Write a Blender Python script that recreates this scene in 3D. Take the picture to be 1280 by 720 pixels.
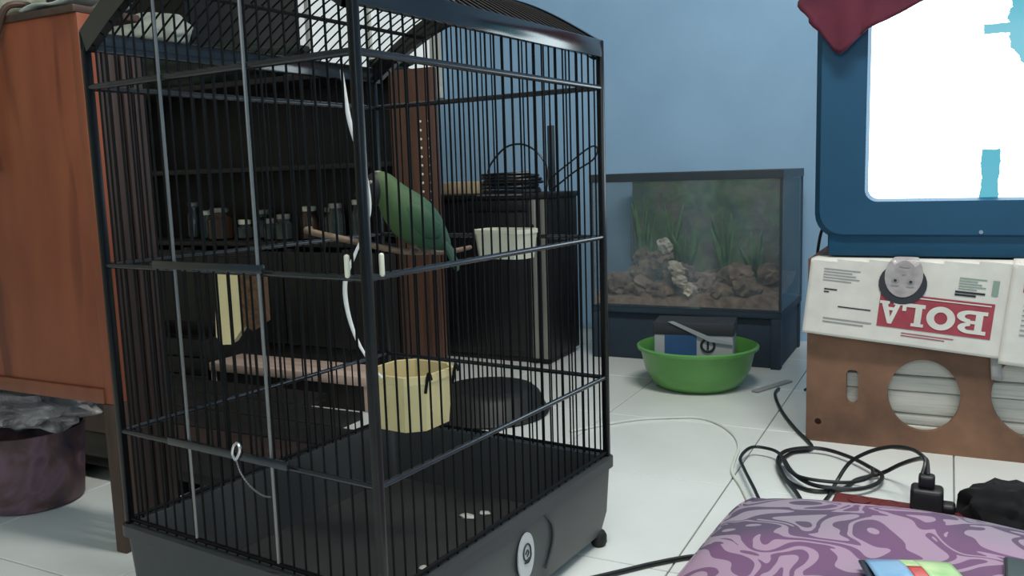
import bpy, bmesh, math, random
from mathutils import Vector, Matrix, noise

for o in list(bpy.data.objects):
    bpy.data.objects.remove(o, do_unlink=True)
random.seed(7)
SC = bpy.context.scene
COL = SC.collection
R = math.radians

# ------------------------------------------------------------------ camera
CAM_H, PITCH, ROLL, YAW, FPX = 0.6245, 7.577, 1.80, 27.18, 1067.7
cd = bpy.data.cameras.new('camera')
cam = bpy.data.objects.new('camera', cd)
COL.objects.link(cam)
p_, r_, y_ = R(PITCH), R(ROLL), R(YAW)
fw = Vector((-math.sin(y_) * math.cos(p_), math.cos(y_) * math.cos(p_), -math.sin(p_)))
r0 = Vector((math.cos(y_), math.sin(y_), 0))
u0 = r0.cross(fw)
cr = r0 * math.cos(r_) - u0 * math.sin(r_)
cu = u0 * math.cos(r_) + r0 * math.sin(r_)
m3 = Matrix((cr, cu, -fw)).transposed()
cam.matrix_world = Matrix.Translation((0, 0, CAM_H)) @ m3.to_4x4()
cd.sensor_fit = 'HORIZONTAL'
cd.sensor_width = 36
cd.lens = 36 * FPX / 1280
cd.clip_start = 0.02
SC.camera = cam

# ------------------------------------------------------------------ world, light, exposure
w = bpy.data.worlds.new('world')
SC.world = w
w.use_nodes = True
w.node_tree.nodes['Background'].inputs[0].default_value = (0.5, 0.6, 0.7, 1)
w.node_tree.nodes['Background'].inputs[1].default_value = 0.05
vs = SC.view_settings
vs.view_transform = 'Standard'
vs.look = 'None'
vs.gamma = 1
vs.use_curve_mapping = False
vs.exposure = 0.0
LAMP_POS = (0.15, 1.1, 2.62)
LAMP_W = 56.0
# frontal fill light, added at an unseen window behind the camera
dl = bpy.data.lights.new('frontal_fill', 'AREA')
dl.shape = 'RECTANGLE'
dl.size, dl.size_y = 2.2, 1.2
dl.energy = 22.0
dl.color = (.93, 1.0, 1.0)
dlo = bpy.data.objects.new('frontal_fill', dl)
COL.objects.link(dlo)
dlo.location = (.2, -1.56, 1.55)
dlo.rotation_euler = (R(90), 0, 0)


# ------------------------------------------------------------------ materials
def hexc(r, g, b):
    f = lambda c: (c / 255) / 12.92 if c / 255 <= .04045 else ((c / 255 + .055) / 1.055) ** 2.4
    return (f(r), f(g), f(b), 1)


class NT:
    def __init__(s, name):
        s.m = bpy.data.materials.new(name)
        s.m.use_nodes = True
        s.n = s.m.node_tree.nodes
        s.l = s.m.node_tree.links
        s.b = s.n['Principled BSDF']
        s.out = s.n['Material Output']

    def node(s, t, **kw):
        n = s.n.new(t)
        for k, v in kw.items():
            if k in n.inputs.keys():
                n.inputs[k].default_value = v
            else:
                setattr(n, k, v)
        return n

    def link(s, a, b):
        s.l.new(a, b)

    def coords(s, scale=(1, 1, 1), rot=(0, 0, 0), loc=(0, 0, 0), kind='Object'):
        tc = s.node('ShaderNodeTexCoord')
        mp = s.node('ShaderNodeMapping')
        mp.inputs['Scale'].default_value = scale
        mp.inputs['Rotation'].default_value = rot
        mp.inputs['Location'].default_value = loc
        s.link(tc.outputs[kind], mp.inputs[0])
        return mp.outputs[0]

    def ramp(s, fac, stops, interp='LINEAR'):
        r = s.node('ShaderNodeValToRGB')
        r.color_ramp.interpolation = interp
        e = r.color_ramp.elements
        while len(e) < len(stops):
            e.new(0.5)
        for el, (p, c) in zip(e, stops):
            el.position = p
            el.color = c
        s.link(fac, r.inputs[0])
        return r.outputs[0]

    def noise(s, vec, scale, detail=4, rough=.55, dist=0):
        n = s.node('ShaderNodeTexNoise')
        n.inputs['Scale'].default_value = scale
        n.inputs['Detail'].default_value = detail
        n.inputs['Roughness'].default_value = rough
        n.inputs['Distortion'].default_value = dist
        s.link(vec, n.inputs['Vector'])
        return n.outputs[0]

    def bump(s, h, strength=.2, dist=.002):
        b = s.node('ShaderNodeBump')
        b.inputs['Strength'].default_value = strength
        b.inputs['Distance'].default_value = dist
        s.link(h, b.inputs['Height'])
        s.link(b.outputs[0], s.b.inputs['Normal'])

    def set(s, **kw):
        for k, v in kw.items():
            s.b.inputs[k.replace('_', ' ')].default_value = v
        return s


MATS = {}


def mat(name, c1, c2=None, rough=.5, scale=8, metal=0, stretch=(1, 1, 1), bump=0, spec=.5, coat=0, det=4, lo=.3, hi=.7, kind='Object'):
    if name in MATS:
        return MATS[name]
    t = NT(name)
    t.set(Roughness=rough, Metallic=metal)
    t.b.inputs['Specular IOR Level'].default_value = spec
    t.b.inputs['Coat Weight'].default_value = coat
    v = t.coords(stretch, kind=kind)
    n = t.noise(v, scale, det)
    c2 = c2 or tuple(min(1, x * .85) for x in c1[:3]) + (1,)
    t.link(t.ramp(n, [(lo, c2), (hi, c1)]), t.b.inputs['Base Color'])
    if bump:
        t.bump(n, bump)
    MATS[name] = t.m
    return t.m


mat('wall_blue', hexc(160, 198, 228), hexc(147, 185, 216), rough=.75, scale=2.5, bump=.05)
mat('wall_cream', hexc(222, 214, 188), hexc(205, 196, 168), rough=.8, scale=3)
mat('wall_white', hexc(226, 226, 216), hexc(208, 208, 198), rough=.8, scale=3)
mat('ceiling_white', hexc(225, 225, 220), rough=.9)
mat('grout', hexc(120, 122, 118), hexc(95, 97, 95), rough=.9, scale=30)
mat('tile', hexc(222, 226, 222), hexc(210, 214, 210), rough=.22, scale=1.4, kind='Generated', spec=.4)
mat('black_wire', hexc(6, 6, 7), rough=.5, spec=.2)
mat('black_post', hexc(10, 11, 13), hexc(8, 8, 10), rough=.3, spec=.4)
mat('black_band', hexc(22, 24, 28), hexc(16, 17, 20), rough=.16, spec=1.0)
mat('rail_black', hexc(88, 90, 94), hexc(72, 74, 78), rough=.24, metal=.9)
mat('hoop_black', hexc(8, 8, 10), rough=.5, spec=.2)
mat('rail_steel', hexc(70, 72, 76), rough=.28, metal=.7)
mat('bright_steel', hexc(150, 148, 145), rough=.35, metal=.8)
mat('chrome', hexc(215, 215, 215), rough=.2, metal=1)
mat('tray', hexc(62, 65, 66), hexc(50, 53, 53), rough=.42, scale=5)
mat('tray_floor', hexc(40, 42, 41), hexc(24, 25, 25), rough=.75, scale=9)
mat('rubber', hexc(18, 18, 19), rough=.6)
mat('sticker', hexc(205, 206, 205), rough=.45)
mat('ink', hexc(32, 34, 38), rough=.6)
mat('cream_plastic', hexc(226, 210, 158), hexc(208, 190, 136), rough=.4, scale=12)
mat('white_plastic', hexc(228, 226, 205), hexc(210, 207, 184), rough=.35, scale=9)
mat('seed', hexc(110, 76, 44), hexc(66, 44, 26), rough=.8, scale=180)  # also the brown of the hopper's painted shaded side
mat('white_string', hexc(238, 238, 234), rough=.7)
mat('dropping', hexc(205, 205, 200), hexc(150, 150, 140), rough=.8, scale=60)
mat('perch', hexc(140, 118, 98), hexc(96, 76, 60), rough=.7, scale=25, stretch=(1, 6, 6))
mat('orange_wood', hexc(140, 82, 56), hexc(116, 66, 46), rough=.45, scale=5, stretch=(3, 3, .7), det=6)
mat('leg_wood', hexc(82, 60, 47), hexc(62, 44, 34), rough=.6, scale=10, stretch=(4, 4, .6))
mat('slat_wood', hexc(56, 38, 33), hexc(36, 24, 22), rough=.6, scale=10, stretch=(6, 6, .6))
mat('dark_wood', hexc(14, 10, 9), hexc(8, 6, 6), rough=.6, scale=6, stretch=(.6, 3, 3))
mat('stile_wood', hexc(92, 60, 45), hexc(62, 40, 31), rough=.5, scale=7, stretch=(5, 5, .5))
mat('bench_top', hexc(198, 174, 162), hexc(168, 144, 132), rough=.6, scale=9, stretch=(.6, 4, 4))
mat('bench_dark', hexc(18, 13, 12), hexc(12, 9, 8), rough=.8)
mat('black_lacquer', hexc(20, 19, 22), hexc(12, 12, 14), rough=.5)
mat('grey_trim', hexc(150, 148, 140), rough=.35, metal=.5)
mat('dark_blanket', hexc(40, 50, 40), hexc(24, 30, 26), rough=.95, scale=22, bump=.6)
mat('white_cloth', hexc(215, 218, 205), hexc(170, 175, 165), rough=.9, scale=14, bump=.4)
mat('glassware', hexc(58, 66, 63), hexc(38, 44, 42), rough=.15, scale=15)
mat('brown_bottle', hexc(58, 42, 30), rough=.3)
mat('tank_frame', hexc(54, 62, 68), hexc(44, 52, 58), rough=.4)
mat('stand_blue', hexc(40, 58, 72), hexc(32, 48, 62), rough=.7, scale=4)
mat('gravel', hexc(176, 150, 128), hexc(116, 96, 82), rough=.9, scale=40, bump=.8)
mat('rock', hexc(176, 150, 126), hexc(92, 76, 64), rough=.9, scale=26, bump=.8)
mat('pale_rock', hexc(236, 228, 206), hexc(176, 162, 140), rough=.9, scale=26, bump=.6)
mat('plant', hexc(98, 138, 74), hexc(54, 86, 46), rough=.6, scale=20)
mat('basin', hexc(92, 152, 76), hexc(84, 142, 70), rough=.32, scale=3)
mat('carton_dark', hexc(44, 48, 54), rough=.6)
mat('carton_blue', hexc(52, 92, 138), hexc(40, 74, 116), rough=.5)
mat('carton_white_shaded', hexc(160, 166, 168), rough=.6)  # white darkened to hold the shade of the tank
mat('tv_body', hexc(30, 78, 106), hexc(26, 70, 98), spec=.25, rough=.5, scale=3)  # base colour raised to carry the bluish glow around the screen
mat('tv_dark', hexc(26, 32, 38), rough=.5)
mat('red_cloth', hexc(98, 34, 52), hexc(70, 26, 42), rough=.95, scale=10, bump=.3)
mat('box_wood', hexc(140, 102, 78), hexc(84, 60, 46), rough=.75, scale=5, stretch=(1, 1, 1.4), det=9, bump=.15, lo=.34, hi=.66)
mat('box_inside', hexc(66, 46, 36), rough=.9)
mat('newsprint', hexc(218, 216, 206), hexc(204, 202, 194), rough=.85, scale=20)
mat('news_red', hexc(164, 70, 80), hexc(150, 60, 70), rough=.85, scale=30)
mat('news_grey', hexc(150, 150, 148), rough=.85)
mat('news_green', hexc(140, 160, 146), rough=.85)
mat('skin_print', hexc(176, 170, 170), hexc(150, 142, 142), rough=.85, scale=40)
mat('cable_black', hexc(20, 22, 24), rough=.4)
mat('cable_white', hexc(214, 218, 210), rough=.5)
mat('strip_maroon', hexc(104, 40, 42), rough=.35)
mat('plug_black', hexc(18, 18, 20), rough=.45)
mat('black_cloth', hexc(16, 15, 17), rough=.95, scale=30, bump=.5)
mat('phone', hexc(26, 44, 48), rough=.25)
mat('pack_blue', hexc(156, 198, 230), hexc(124, 172, 214), rough=.3, scale=25)
mat('pack_green', hexc(208, 236, 178), hexc(150, 206, 136), rough=.3, scale=25)
mat('pack_red', hexc(214, 84, 78), rough=.3)
mat('pack_dark', hexc(24, 40, 56), rough=.3)
mat('purple_bag', hexc(64, 46, 62), hexc(44, 32, 46), rough=.8)
mat('black_basin', hexc(26, 27, 26), hexc(18, 19, 18), rough=.55)
mat('bird_black', hexc(20, 20, 24), rough=.6)
mat('beak', hexc(150, 140, 128), rough=.4)
mat('bird_foot', hexc(100, 88, 80), rough=.6)
mat('lamp_body', hexc(230, 230, 230), rough=.5)
mat('cream_box', hexc(196, 176, 140), hexc(160, 140, 108), rough=.8)


def special():
    # bird plumage: yellow-green breast and nape, bluish lower back
    t = NT('plumage')
    v = t.coords()
    sx = t.node('ShaderNodeSeparateXYZ')
    t.link(v, sx.inputs[0])
    n = t.noise(v, 60, 3)
    ad = t.node('ShaderNodeMath', operation='MULTIPLY_ADD')
    t.link(n, ad.inputs[0])
    ad.inputs[1].default_value = .03
    t.link(sx.outputs[0], ad.inputs[2])
    mr = t.node('ShaderNodeMapRange')
    mr.inputs[1].default_value = -.07
    mr.inputs[2].default_value = .05
    t.link(ad.outputs[0], mr.inputs[0])
    c = t.ramp(mr.outputs[0], [(0, hexc(78, 100, 56)), (.45, hexc(58, 88, 50)), (.8, hexc(40, 80, 60)), (1, hexc(48, 80, 66))])
    t.link(c, t.b.inputs['Base Color'])
    t.set(Roughness=.7)
    t.bump(n, .3)
    MATS['plumage'] = t.m
    # clear glass pane: transparent with a thin reflective film
    for nm, film, milk, col in (('glass', .08, .03, (.6, .7, .75, 1)), ('murky_glass', .07, .16, hexc(110, 130, 140)), ('side_glass', .12, .42, hexc(120, 146, 162))):
        t = NT(nm)
        tr = t.node('ShaderNodeBsdfTransparent')
        gl = t.node('ShaderNodeBsdfGlossy', Roughness=.08)
        df = t.node('ShaderNodeBsdfDiffuse')
        df.inputs[0].default_value = col
        a = t.node('ShaderNodeMixShader')
        a.inputs[0].default_value = film
        t.link(tr.outputs[0], a.inputs[1])
        t.link(gl.outputs[0], a.inputs[2])
        b = t.node('ShaderNodeMixShader')
        b.inputs[0].default_value = milk
        t.link(a.outputs[0], b.inputs[1])
        t.link(df.outputs[0], b.inputs[2])
        t.link(b.outputs[0], t.out.inputs[0])
        MATS[nm] = t.m
    # printed aquarium backdrop: dark with green weeds to one side
    t = NT('backdrop')
    v = t.coords((1, 1, 1))
    n = t.noise(v, 7, 6, .6, .6)
    n2 = t.noise(v, 26, 5, .6, .8)
    c1 = t.ramp(n, [(.3, hexc(60, 76, 76)), (.46, hexc(96, 124, 76)), (.58, hexc(118, 112, 98)), (.72, hexc(66, 84, 100))])
    c2 = t.ramp(n2, [(.35, (.35, .35, .35, 1)), (.7, (1, 1, 1, 1))])
    mx = t.node('ShaderNodeMix', data_type='RGBA', blend_type='MULTIPLY')
    mx.inputs[0].default_value = .8
    t.link(c1, mx.inputs[6])
    t.link(c2, mx.inputs[7])
    t.link(mx.outputs[2], t.b.inputs['Base Color'])
    t.set(Roughness=.7)
    MATS['backdrop'] = t.m
    # television picture: blown-out white with two blue-green shapes
    t = NT('tv_picture')
    v = t.coords()
    sx = t.node('ShaderNodeSeparateXYZ')
    t.link(v, sx.inputs[0])
    nz = t.noise(v, 22, 5, .65)

    def blob(cx, cz, hx, hz, jag):
        # soft box distance around (cx, cz)
        def ax(o, c, h):
            s = t.node('ShaderNodeMath', operation='SUBTRACT'); s.inputs[1].default_value = c
            t.link(sx.outputs[o], s.inputs[0])
            d = t.node('ShaderNodeMath', operation='ABSOLUTE'); t.link(s.outputs[0], d.inputs[0])
            e = t.node('ShaderNodeMath', operation='SUBTRACT'); e.inputs[1].default_value = h
            t.link(d.outputs[0], e.inputs[0])
            return e.outputs[0]
        m = t.node('ShaderNodeMath', operation='MAXIMUM')
        t.link(ax(0, cx, hx), m.inputs[0]); t.link(ax(2, cz, hz), m.inputs[1])
        a = t.node('ShaderNodeMath', operation='MULTIPLY_ADD')
        t.link(nz, a.inputs[0]); a.inputs[1].default_value = jag
        t.link(m.outputs[0], a.inputs[2])
        l = t.node('ShaderNodeMath', operation='LESS_THAN')
        t.link(a.outputs[0], l.inputs[0]); l.inputs[1].default_value = jag * .5
        return l.outputs[0]
    def mth(op, x, y):
        q = t.node('ShaderNodeMath', operation=op)
        for i, z in enumerate((x, y)):
            if isinstance(z, (int, float)):
                q.inputs[i].default_value = z
            else:
                t.link(z, q.inputs[i])
        return q.outputs[0]
    edge = mth('ADD', mth('MULTIPLY', mth('MAXIMUM', mth('SUBTRACT', .865, sx.outputs[2]), 0), .52), .094)
    jag = mth('MULTIPLY', mth('SUBTRACT', nz, .5), .045)
    b1 = mth('MULTIPLY', mth('GREATER_THAN', mth('ADD', sx.outputs[0], jag), edge), mth('GREATER_THAN', sx.outputs[2], .785))
    b1 = mth('MAXIMUM', b1, blob(.085, .882, .034, .010, .012))
    b2 = blob(0.072, .594, .017, .052, .015)
    b3 = blob(0.20, .70, .03, .12, .06)
    mm = t.node('ShaderNodeMath', operation='MAXIMUM')
    t.link(b1, mm.inputs[0]); t.link(b2, mm.inputs[1])
    m2 = t.node('ShaderNodeMath', operation='MAXIMUM')
    t.link(mm.outputs[0], m2.inputs[0]); t.link(b3, m2.inputs[1])
    mx = t.node('ShaderNodeMix', data_type='RGBA')
    t.link(m2.outputs[0], mx.inputs[0])
    mx.inputs[6].default_value = (4.2, 5.0, 5.3, 1)
    mx.inputs[7].default_value = (.10, .46, .58, 1)
    t.link(mx.outputs[2], t.b.inputs['Emission Color'])
    t.b.inputs['Emission Strength'].default_value = 1.0
    t.b.inputs['Base Color'].default_value = (.02, .02, .02, 1)
    t.set(Roughness=.2)
    MATS['tv_picture'] = t.m
    # cushion cover: mauve with darker scrolls
    t = NT('cushion')
    v = t.coords((1, 1, .4))
    nv = t.node('ShaderNodeTexNoise')
    nv.inputs['Scale'].default_value = 6.0
    nv.inputs['Detail'].default_value = 1.0
    t.link(v, nv.inputs['Vector'])
    vm = t.node('ShaderNodeVectorMath', operation='MULTIPLY_ADD')
    t.link(nv.outputs[1], vm.inputs[0])
    vm.inputs[1].default_value = (.34, .34, .1)
    t.link(v, vm.inputs[2])
    n = t.noise(vm.outputs[0], 10.5, 0.3, .4, .9)
    mask = t.ramp(n, [(.0, (1, 1, 1, 1)), (.33, (0, 0, 0, 1)), (.42, (1, 1, 1, 1)), (.50, (0, 0, 0, 1)), (.58, (1, 1, 1, 1)), (.69, (0, 0, 0, 1))], 'CONSTANT')
    big = t.noise(v, 3.2, 1)
    dark = t.ramp(big, [(.42, hexc(114, 80, 114)), (.56, hexc(88, 76, 98))])
    light = t.ramp(big, [(.42, hexc(164, 138, 160)), (.56, hexc(150, 138, 152))])
    mx = t.node('ShaderNodeMix', data_type='RGBA')
    t.link(mask, mx.inputs[0])
    t.link(light, mx.inputs[6])
    t.link(dark, mx.inputs[7])
    t.link(mx.outputs[2], t.b.inputs['Base Color'])
    t.set(Roughness=.85)
    fine = t.noise(v, 900, 1)
    t.bump(fine, .15, .001)
    MATS['cushion'] = t.m
    # patterned bin
    t = NT('bin_print')
    v = t.coords()
    n = t.noise(v, 9, 3, .5, 1.0)
    c = t.ramp(n, [(.3, hexc(40, 30, 52)), (.45, hexc(84, 60, 58)), (.55, hexc(110, 84, 96)), (.7, hexc(58, 44, 40))])
    t.link(c, t.b.inputs['Base Color'])
    t.set(Roughness=.5)
    MATS['bin_print'] = t.m
    # crinkled grey plastic bag
    t = NT('plastic_bag')
    v = t.coords()
    n = t.noise(v, 16, 4, .6, .8)
    c = t.ramp(n, [(.3, hexc(96, 92, 92)), (.7, hexc(178, 174, 172))])
    t.link(c, t.b.inputs['Base Color'])
    t.set(Roughness=.3)
    t.bump(n, .8, .02)
    MATS['plastic_bag'] = t.m
    # old papers seen edge-on inside the speaker box
    t = NT('paper_stack')
    v = t.coords((2, 2, 60))
    n = t.noise(v, 3, 4)
    c = t.ramp(n, [(.3, hexc(166, 164, 156)), (.5, hexc(196, 194, 184)), (.7, hexc(184, 182, 172))])
    t.link(c, t.b.inputs['Base Color'])
    t.set(Roughness=.9)
    MATS['paper_stack'] = t.m
    # stained orange board of the cabinet end
    t = NT('stained_board')
    v = t.coords((3, 3, .8))
    n = t.noise(v, 4, 6)
    c = t.ramp(n, [(.3, hexc(126, 62, 38)), (.7, hexc(150, 82, 50))])
    v2 = t.coords((7, 1, .9), rot=(0, R(6), 0))
    n2 = t.noise(v2, 3.0, 2, .4, .4)
    s = t.ramp(n2, [(.60, (1, 1, 1, 1)), (.68, (.48, .44, .42, 1))])
    mx = t.node('ShaderNodeMix', data_type='RGBA', blend_type='MULTIPLY')
    mx.inputs[0].default_value = .8
    t.link(c, mx.inputs[6])
    t.link(s, mx.inputs[7])
    t.link(mx.outputs[2], t.b.inputs['Base Color'])
    t.set(Roughness=.5)
    MATS['stained_board'] = t.m
    # frosted window pane with daylight behind it; also glazes the added rear window
    t = NT('frost_pane')
    v = t.coords()
    n = t.noise(v, 3, 3)
    c = t.ramp(n, [(.3, (.80, .86, .86, 1)), (.7, (.95, 1, .97, 1))])
    t.link(c, t.b.inputs['Emission Color'])
    t.b.inputs['Emission Strength'].default_value = .55
    t.b.inputs['Base Color'].default_value = (.6, .65, .65, 1)
    t.set(Roughness=.4)
    MATS['frost_pane'] = t.m
    t = NT('lamp_tube')
    t.b.inputs['Emission Color'].default_value = (1, .97, .92, 1)
    t.b.inputs['Emission Strength'].default_value = 6
    MATS['lamp_tube'] = t.m


special()


# ------------------------------------------------------------------ mesh helpers
class MB:
    def __init__(s):
        s.bm = bmesh.new()

    def box(s, x0, x1, y0, y1, z0, z1, bev=0, M=None, seg=2):
        ret = bmesh.ops.create_cube(s.bm, size=1)
        vs_ = ret['verts']
        T = Matrix.Translation(((x0 + x1) / 2, (y0 + y1) / 2, (z0 + z1) / 2)) @ Matrix.Diagonal((abs(x1 - x0), abs(y1 - y0), abs(z1 - z0), 1))
        if M is not None:
            T = M @ T
        bmesh.ops.transform(s.bm, matrix=T, verts=vs_)
        if bev:
            ed = list({e for v in vs_ for e in v.link_edges})
            bmesh.ops.bevel(s.bm, geom=ed, offset=bev, segments=seg, affect='EDGES', profile=.5)
        return s

    def tube(s, pts, rad, n=8, cap=True, closed=False):
        pts = [Vector(p) for p in pts]
        rings = []
        N = len(pts)
        ref = None
        for i, p in enumerate(pts):
            a = pts[i - 1] if (i > 0 or closed) else pts[i]
            b = pts[(i + 1) % N] if (i < N - 1 or closed) else pts[i]
            d = (b - a).normalized() if (b - a).length > 1e-9 else Vector((0, 0, 1))
            if ref is None:
                ref = Vector((0, 0, 1)) if abs(d.z) < .9 else Vector((1, 0, 0))
            x = ref - d * ref.dot(d)
            x.normalize()
            ref = x
            y = d.cross(x)
            rr = rad[i] if isinstance(rad, (list, tuple)) else rad
            rings.append([s.bm.verts.new(p + (x * math.cos(2 * math.pi * k / n) + y * math.sin(2 * math.pi * k / n)) * rr) for k in range(n)])
        M_ = N if closed else N - 1
        for i in range(M_):
            A, B = rings[i], rings[(i + 1) % N]
            for k in range(n):
                s.bm.faces.new((A[k], A[(k + 1) % n], B[(k + 1) % n], B[k]))
        if cap and not closed:
            s.bm.faces.new(rings[0][::-1])
            s.bm.faces.new(rings[-1])
        return s

    def lathe(s, prof, c=(0, 0, 0), n=40, sx=1, sy=1, jit=None, close=True):
        rings = []
        for r, z in prof:
            ring = []
            for k in range(n):
                a = 2 * math.pi * k / n
                q = 1 if jit is None else jit(a, z)
                ring.append(s.bm.verts.new((c[0] + r * q * math.cos(a) * sx, c[1] + r * q * math.sin(a) * sy, c[2] + z)))
            rings.append(ring)
        for A, B in zip(rings, rings[1:]):
            for k in range(n):
                s.bm.faces.new((A[k], A[(k + 1) % n], B[(k + 1) % n], B[k]))
        if close:
            s.bm.faces.new(rings[0][::-1])
            s.bm.faces.new(rings[-1])
        return s

    def blob(s, c, r, seed=0, amp=.15, freq=3, sub=3, flat=None):
        ret = bmesh.ops.create_icosphere(s.bm, subdivisions=sub, radius=1)
        for v in ret['verts']:
            d = v.co.normalized()
            k = 1 + amp * noise.noise(d * freq + Vector((seed * 7.3, seed * 3.1, seed)))
            v.co = Vector((c[0] + d.x * r[0] * k, c[1] + d.y * r[1] * k, c[2] + d.z * r[2] * k))
            if flat is not None and v.co.z < flat:
                v.co.z = flat
        return s

    def grid(s, f, nu, nv):
        V = [[s.bm.verts.new(f(i / nu, j / nv)) for j in range(nv + 1)] for i in range(nu + 1)]
        for i in range(nu):
            for j in range(nv):
                s.bm.faces.new((V[i][j], V[i + 1][j], V[i + 1][j + 1], V[i][j + 1]))
        return s

    def poly(s, pts):
        s.bm.faces.new([s.bm.verts.new(p) for p in pts])
        return s

    def prism(s, pts2, y0, y1):
        """outline in x,z extruded along y"""
        a = [s.bm.verts.new((x, y0, z)) for x, z in pts2]
        b = [s.bm.verts.new((x, y1, z)) for x, z in pts2]
        n = len(a)
        s.bm.faces.new(a)
        s.bm.faces.new(b[::-1])
        for i in range(n):
            s.bm.faces.new((a[i], b[i], b[(i + 1) % n], a[(i + 1) % n]))
        return s

    def mesh(s, name, m, smooth=True):
        bmesh.ops.recalc_face_normals(s.bm, faces=s.bm.faces)
        me = bpy.data.meshes.new(name)
        s.bm.to_mesh(me)
        s.bm.free()
        me.materials.append(MATS[m])
        if smooth:
            me.polygons.foreach_set('use_smooth', [True] * len(me.polygons))
            try:
                me.set_sharp_from_angle(angle=R(38))
            except Exception:
                pass
        return me

    def build(s, name, m, parent=None, smooth=True, solid=0):
        return link(name, s.mesh(name, m, smooth), parent, solid=solid)


def link(name, me, parent=None, loc=None, rot=None, solid=0):
    o = bpy.data.objects.new(name, me)
    COL.objects.link(o)
    o.parent = parent
    if loc is not None:
        o.location = loc
    if rot is not None:
        o.rotation_euler = rot
    if solid:
        md = o.modifiers.new('thickness', 'SOLIDIFY')
        md.thickness = solid
        md.offset = 0
    return o


def empty(name, label, cat, loc=(0, 0, 0), rz=0, group=None):
    o = bpy.data.objects.new(name, None)
    o.empty_display_size = .05
    COL.objects.link(o)
    o.location = loc
    o.rotation_euler = (0, 0, rz)
    return tag(o, label, cat, group)


def tag(o, label, cat, group=None, kind=None):
    o['label'] = label
    o['category'] = cat
    if group:
        o['group'] = group
    if kind:
        o['kind'] = kind
    return o


def struct(o):
    o['kind'] = 'structure'
    return o


def smooth_path(pts, sub=6):
    """Catmull-Rom through the points"""
    P = [Vector(p) for p in pts]
    out = []
    for i in range(len(P) - 1):
        a = P[max(i - 1, 0)]; b = P[i]; c = P[i + 1]; d = P[min(i + 2, len(P) - 1)]
        for k in range(sub):
            t = k / sub
            out.append(.5 * ((2 * b) + (c - a) * t + (2 * a - 5 * b + 4 * c - d) * t * t + (3 * b - 3 * c + d - a) * t ** 3))
    out.append(P[-1])
    return out


# ------------------------------------------------------------------ room shell
X0, X1, Y0, Y1, ZC = -3.2, 2.3, -1.6, 3.15, 2.75
floor = struct(MB().box(X0, X1, Y0, Y1, -.06, -.003).build('floor', 'grout', smooth=False))
GX, GY, TS = -.774, 2.034, .4
cache = {}
k0 = math.floor((X0 - GX) / TS)
for i in range(k0, math.ceil((X1 - GX) / TS)):
    for j in range(math.floor((Y0 - GY) / TS), math.ceil((Y1 - GY) / TS)):
        xa, xb = max(GX + i * TS, X0), min(GX + (i + 1) * TS, X1)
        ya, yb = max(GY + j * TS, Y0), min(GY + (j + 1) * TS, Y1)
        if xb - xa < .02 or yb - ya < .02:
            continue
        key = (round(xb - xa, 3), round(yb - ya, 3))
        if key not in cache:
            a, b = key
            g = .0013
            cache[key] = MB().box(-a / 2 + g, a / 2 - g, -b / 2 + g, b / 2 - g, -.008, 0, bev=.0012, seg=1).mesh('tile', 'tile', smooth=False)
        link('tile', cache[key], floor, loc=((xa + xb) / 2, (ya + yb) / 2, 0))
struct(MB().box(X0, X1, Y1, Y1 + .1, -.05, ZC).build('wall_back', 'wall_blue', smooth=False))
win = struct(MB().box(-2.90, -1.955, Y1 - .006, Y1, 1.0, 2.0).build('window_1', 'frost_pane', smooth=False))
for a, b, c, d in ((-2.95, -1.905, .95, 1.0), (-2.95, -1.905, 2.0, 2.05), (-2.95, -2.90, 1.0, 2.0), (-1.955, -1.905, 1.0, 2.0)):
    MB().box(a, b, Y1 - .03, Y1, c, d, bev=.003).build('window_frame', 'wall_white', win)
for x in (-2.60, -2.27):
    MB().box(x - .012, x + .012, Y1 - .024, Y1 - .006, 1.0, 2.0, bev=.002).build('mullion', 'wall_white', win)
struct(MB().box(X0 - .1, X0, Y0, Y1, -.05, ZC).build('wall_left', 'wall_cream', smooth=False))
struct(MB().box(X1, X1 + .1, Y0, Y1, -.05, ZC).build('wall_right', 'wall_blue', smooth=False))
fw_ = MB()
for a, b, c, d in ((X0, -.9, -.05, ZC), (1.3, X1, -.05, ZC), (-.9, 1.3, -.05, .95), (-.9, 1.3, 2.15, ZC)):
    fw_.box(a, b, Y0 - .1, Y0, c, d)
struct(fw_.build('wall_front', 'wall_blue', smooth=False))
w2 = struct(MB().box(-.86, 1.26, Y0 - .06, Y0 - .052, .99, 2.11).build('added_window_2', 'frost_pane', smooth=False))  # unseen window with a glowing pane, added for light from the front
for a, b, c, d in ((-.9, 1.3, .95, .99), (-.9, 1.3, 2.11, 2.15), (-.9, -.86, .99, 2.11), (1.26, 1.3, .99, 2.11), (.18, .22, .99, 2.11)):
    MB().box(a, b, Y0 - .09, Y0 - .02, c, d, bev=.003).build('window_frame', 'wall_white', w2)
struct(MB().box(X0 - .1, X1 + .1, Y0 - .1, Y1 + .1, ZC, ZC + .08).build('ceiling', 'ceiling_white', smooth=False))

# ceiling lamp (above the frame)
lp = empty('ceiling_lamp', 'white fluorescent batten lamp fixed to the ceiling', 'lamp', (LAMP_POS[0], LAMP_POS[1], ZC))
MB().box(-.62, .62, -.05, .05, -.05, 0, bev=.006).build('lamp_housing', 'lamp_body', lp)
MB().tube([(-.58, 0, -.075), (.58, 0, -.075)], .014, 16).build('lamp_tube', 'lamp_tube', lp)
ld = bpy.data.lights.new('lamp_light', 'AREA')
ld.shape = 'RECTANGLE'
ld.size, ld.size_y = 1.2, .25
ld.energy = LAMP_W
ld.color = (1.0, .97, .92)
lo = bpy.data.objects.new('lamp_light', ld)
COL.objects.link(lo)
lo.parent = lp
lo.location = (0, 0, -.13)

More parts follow.
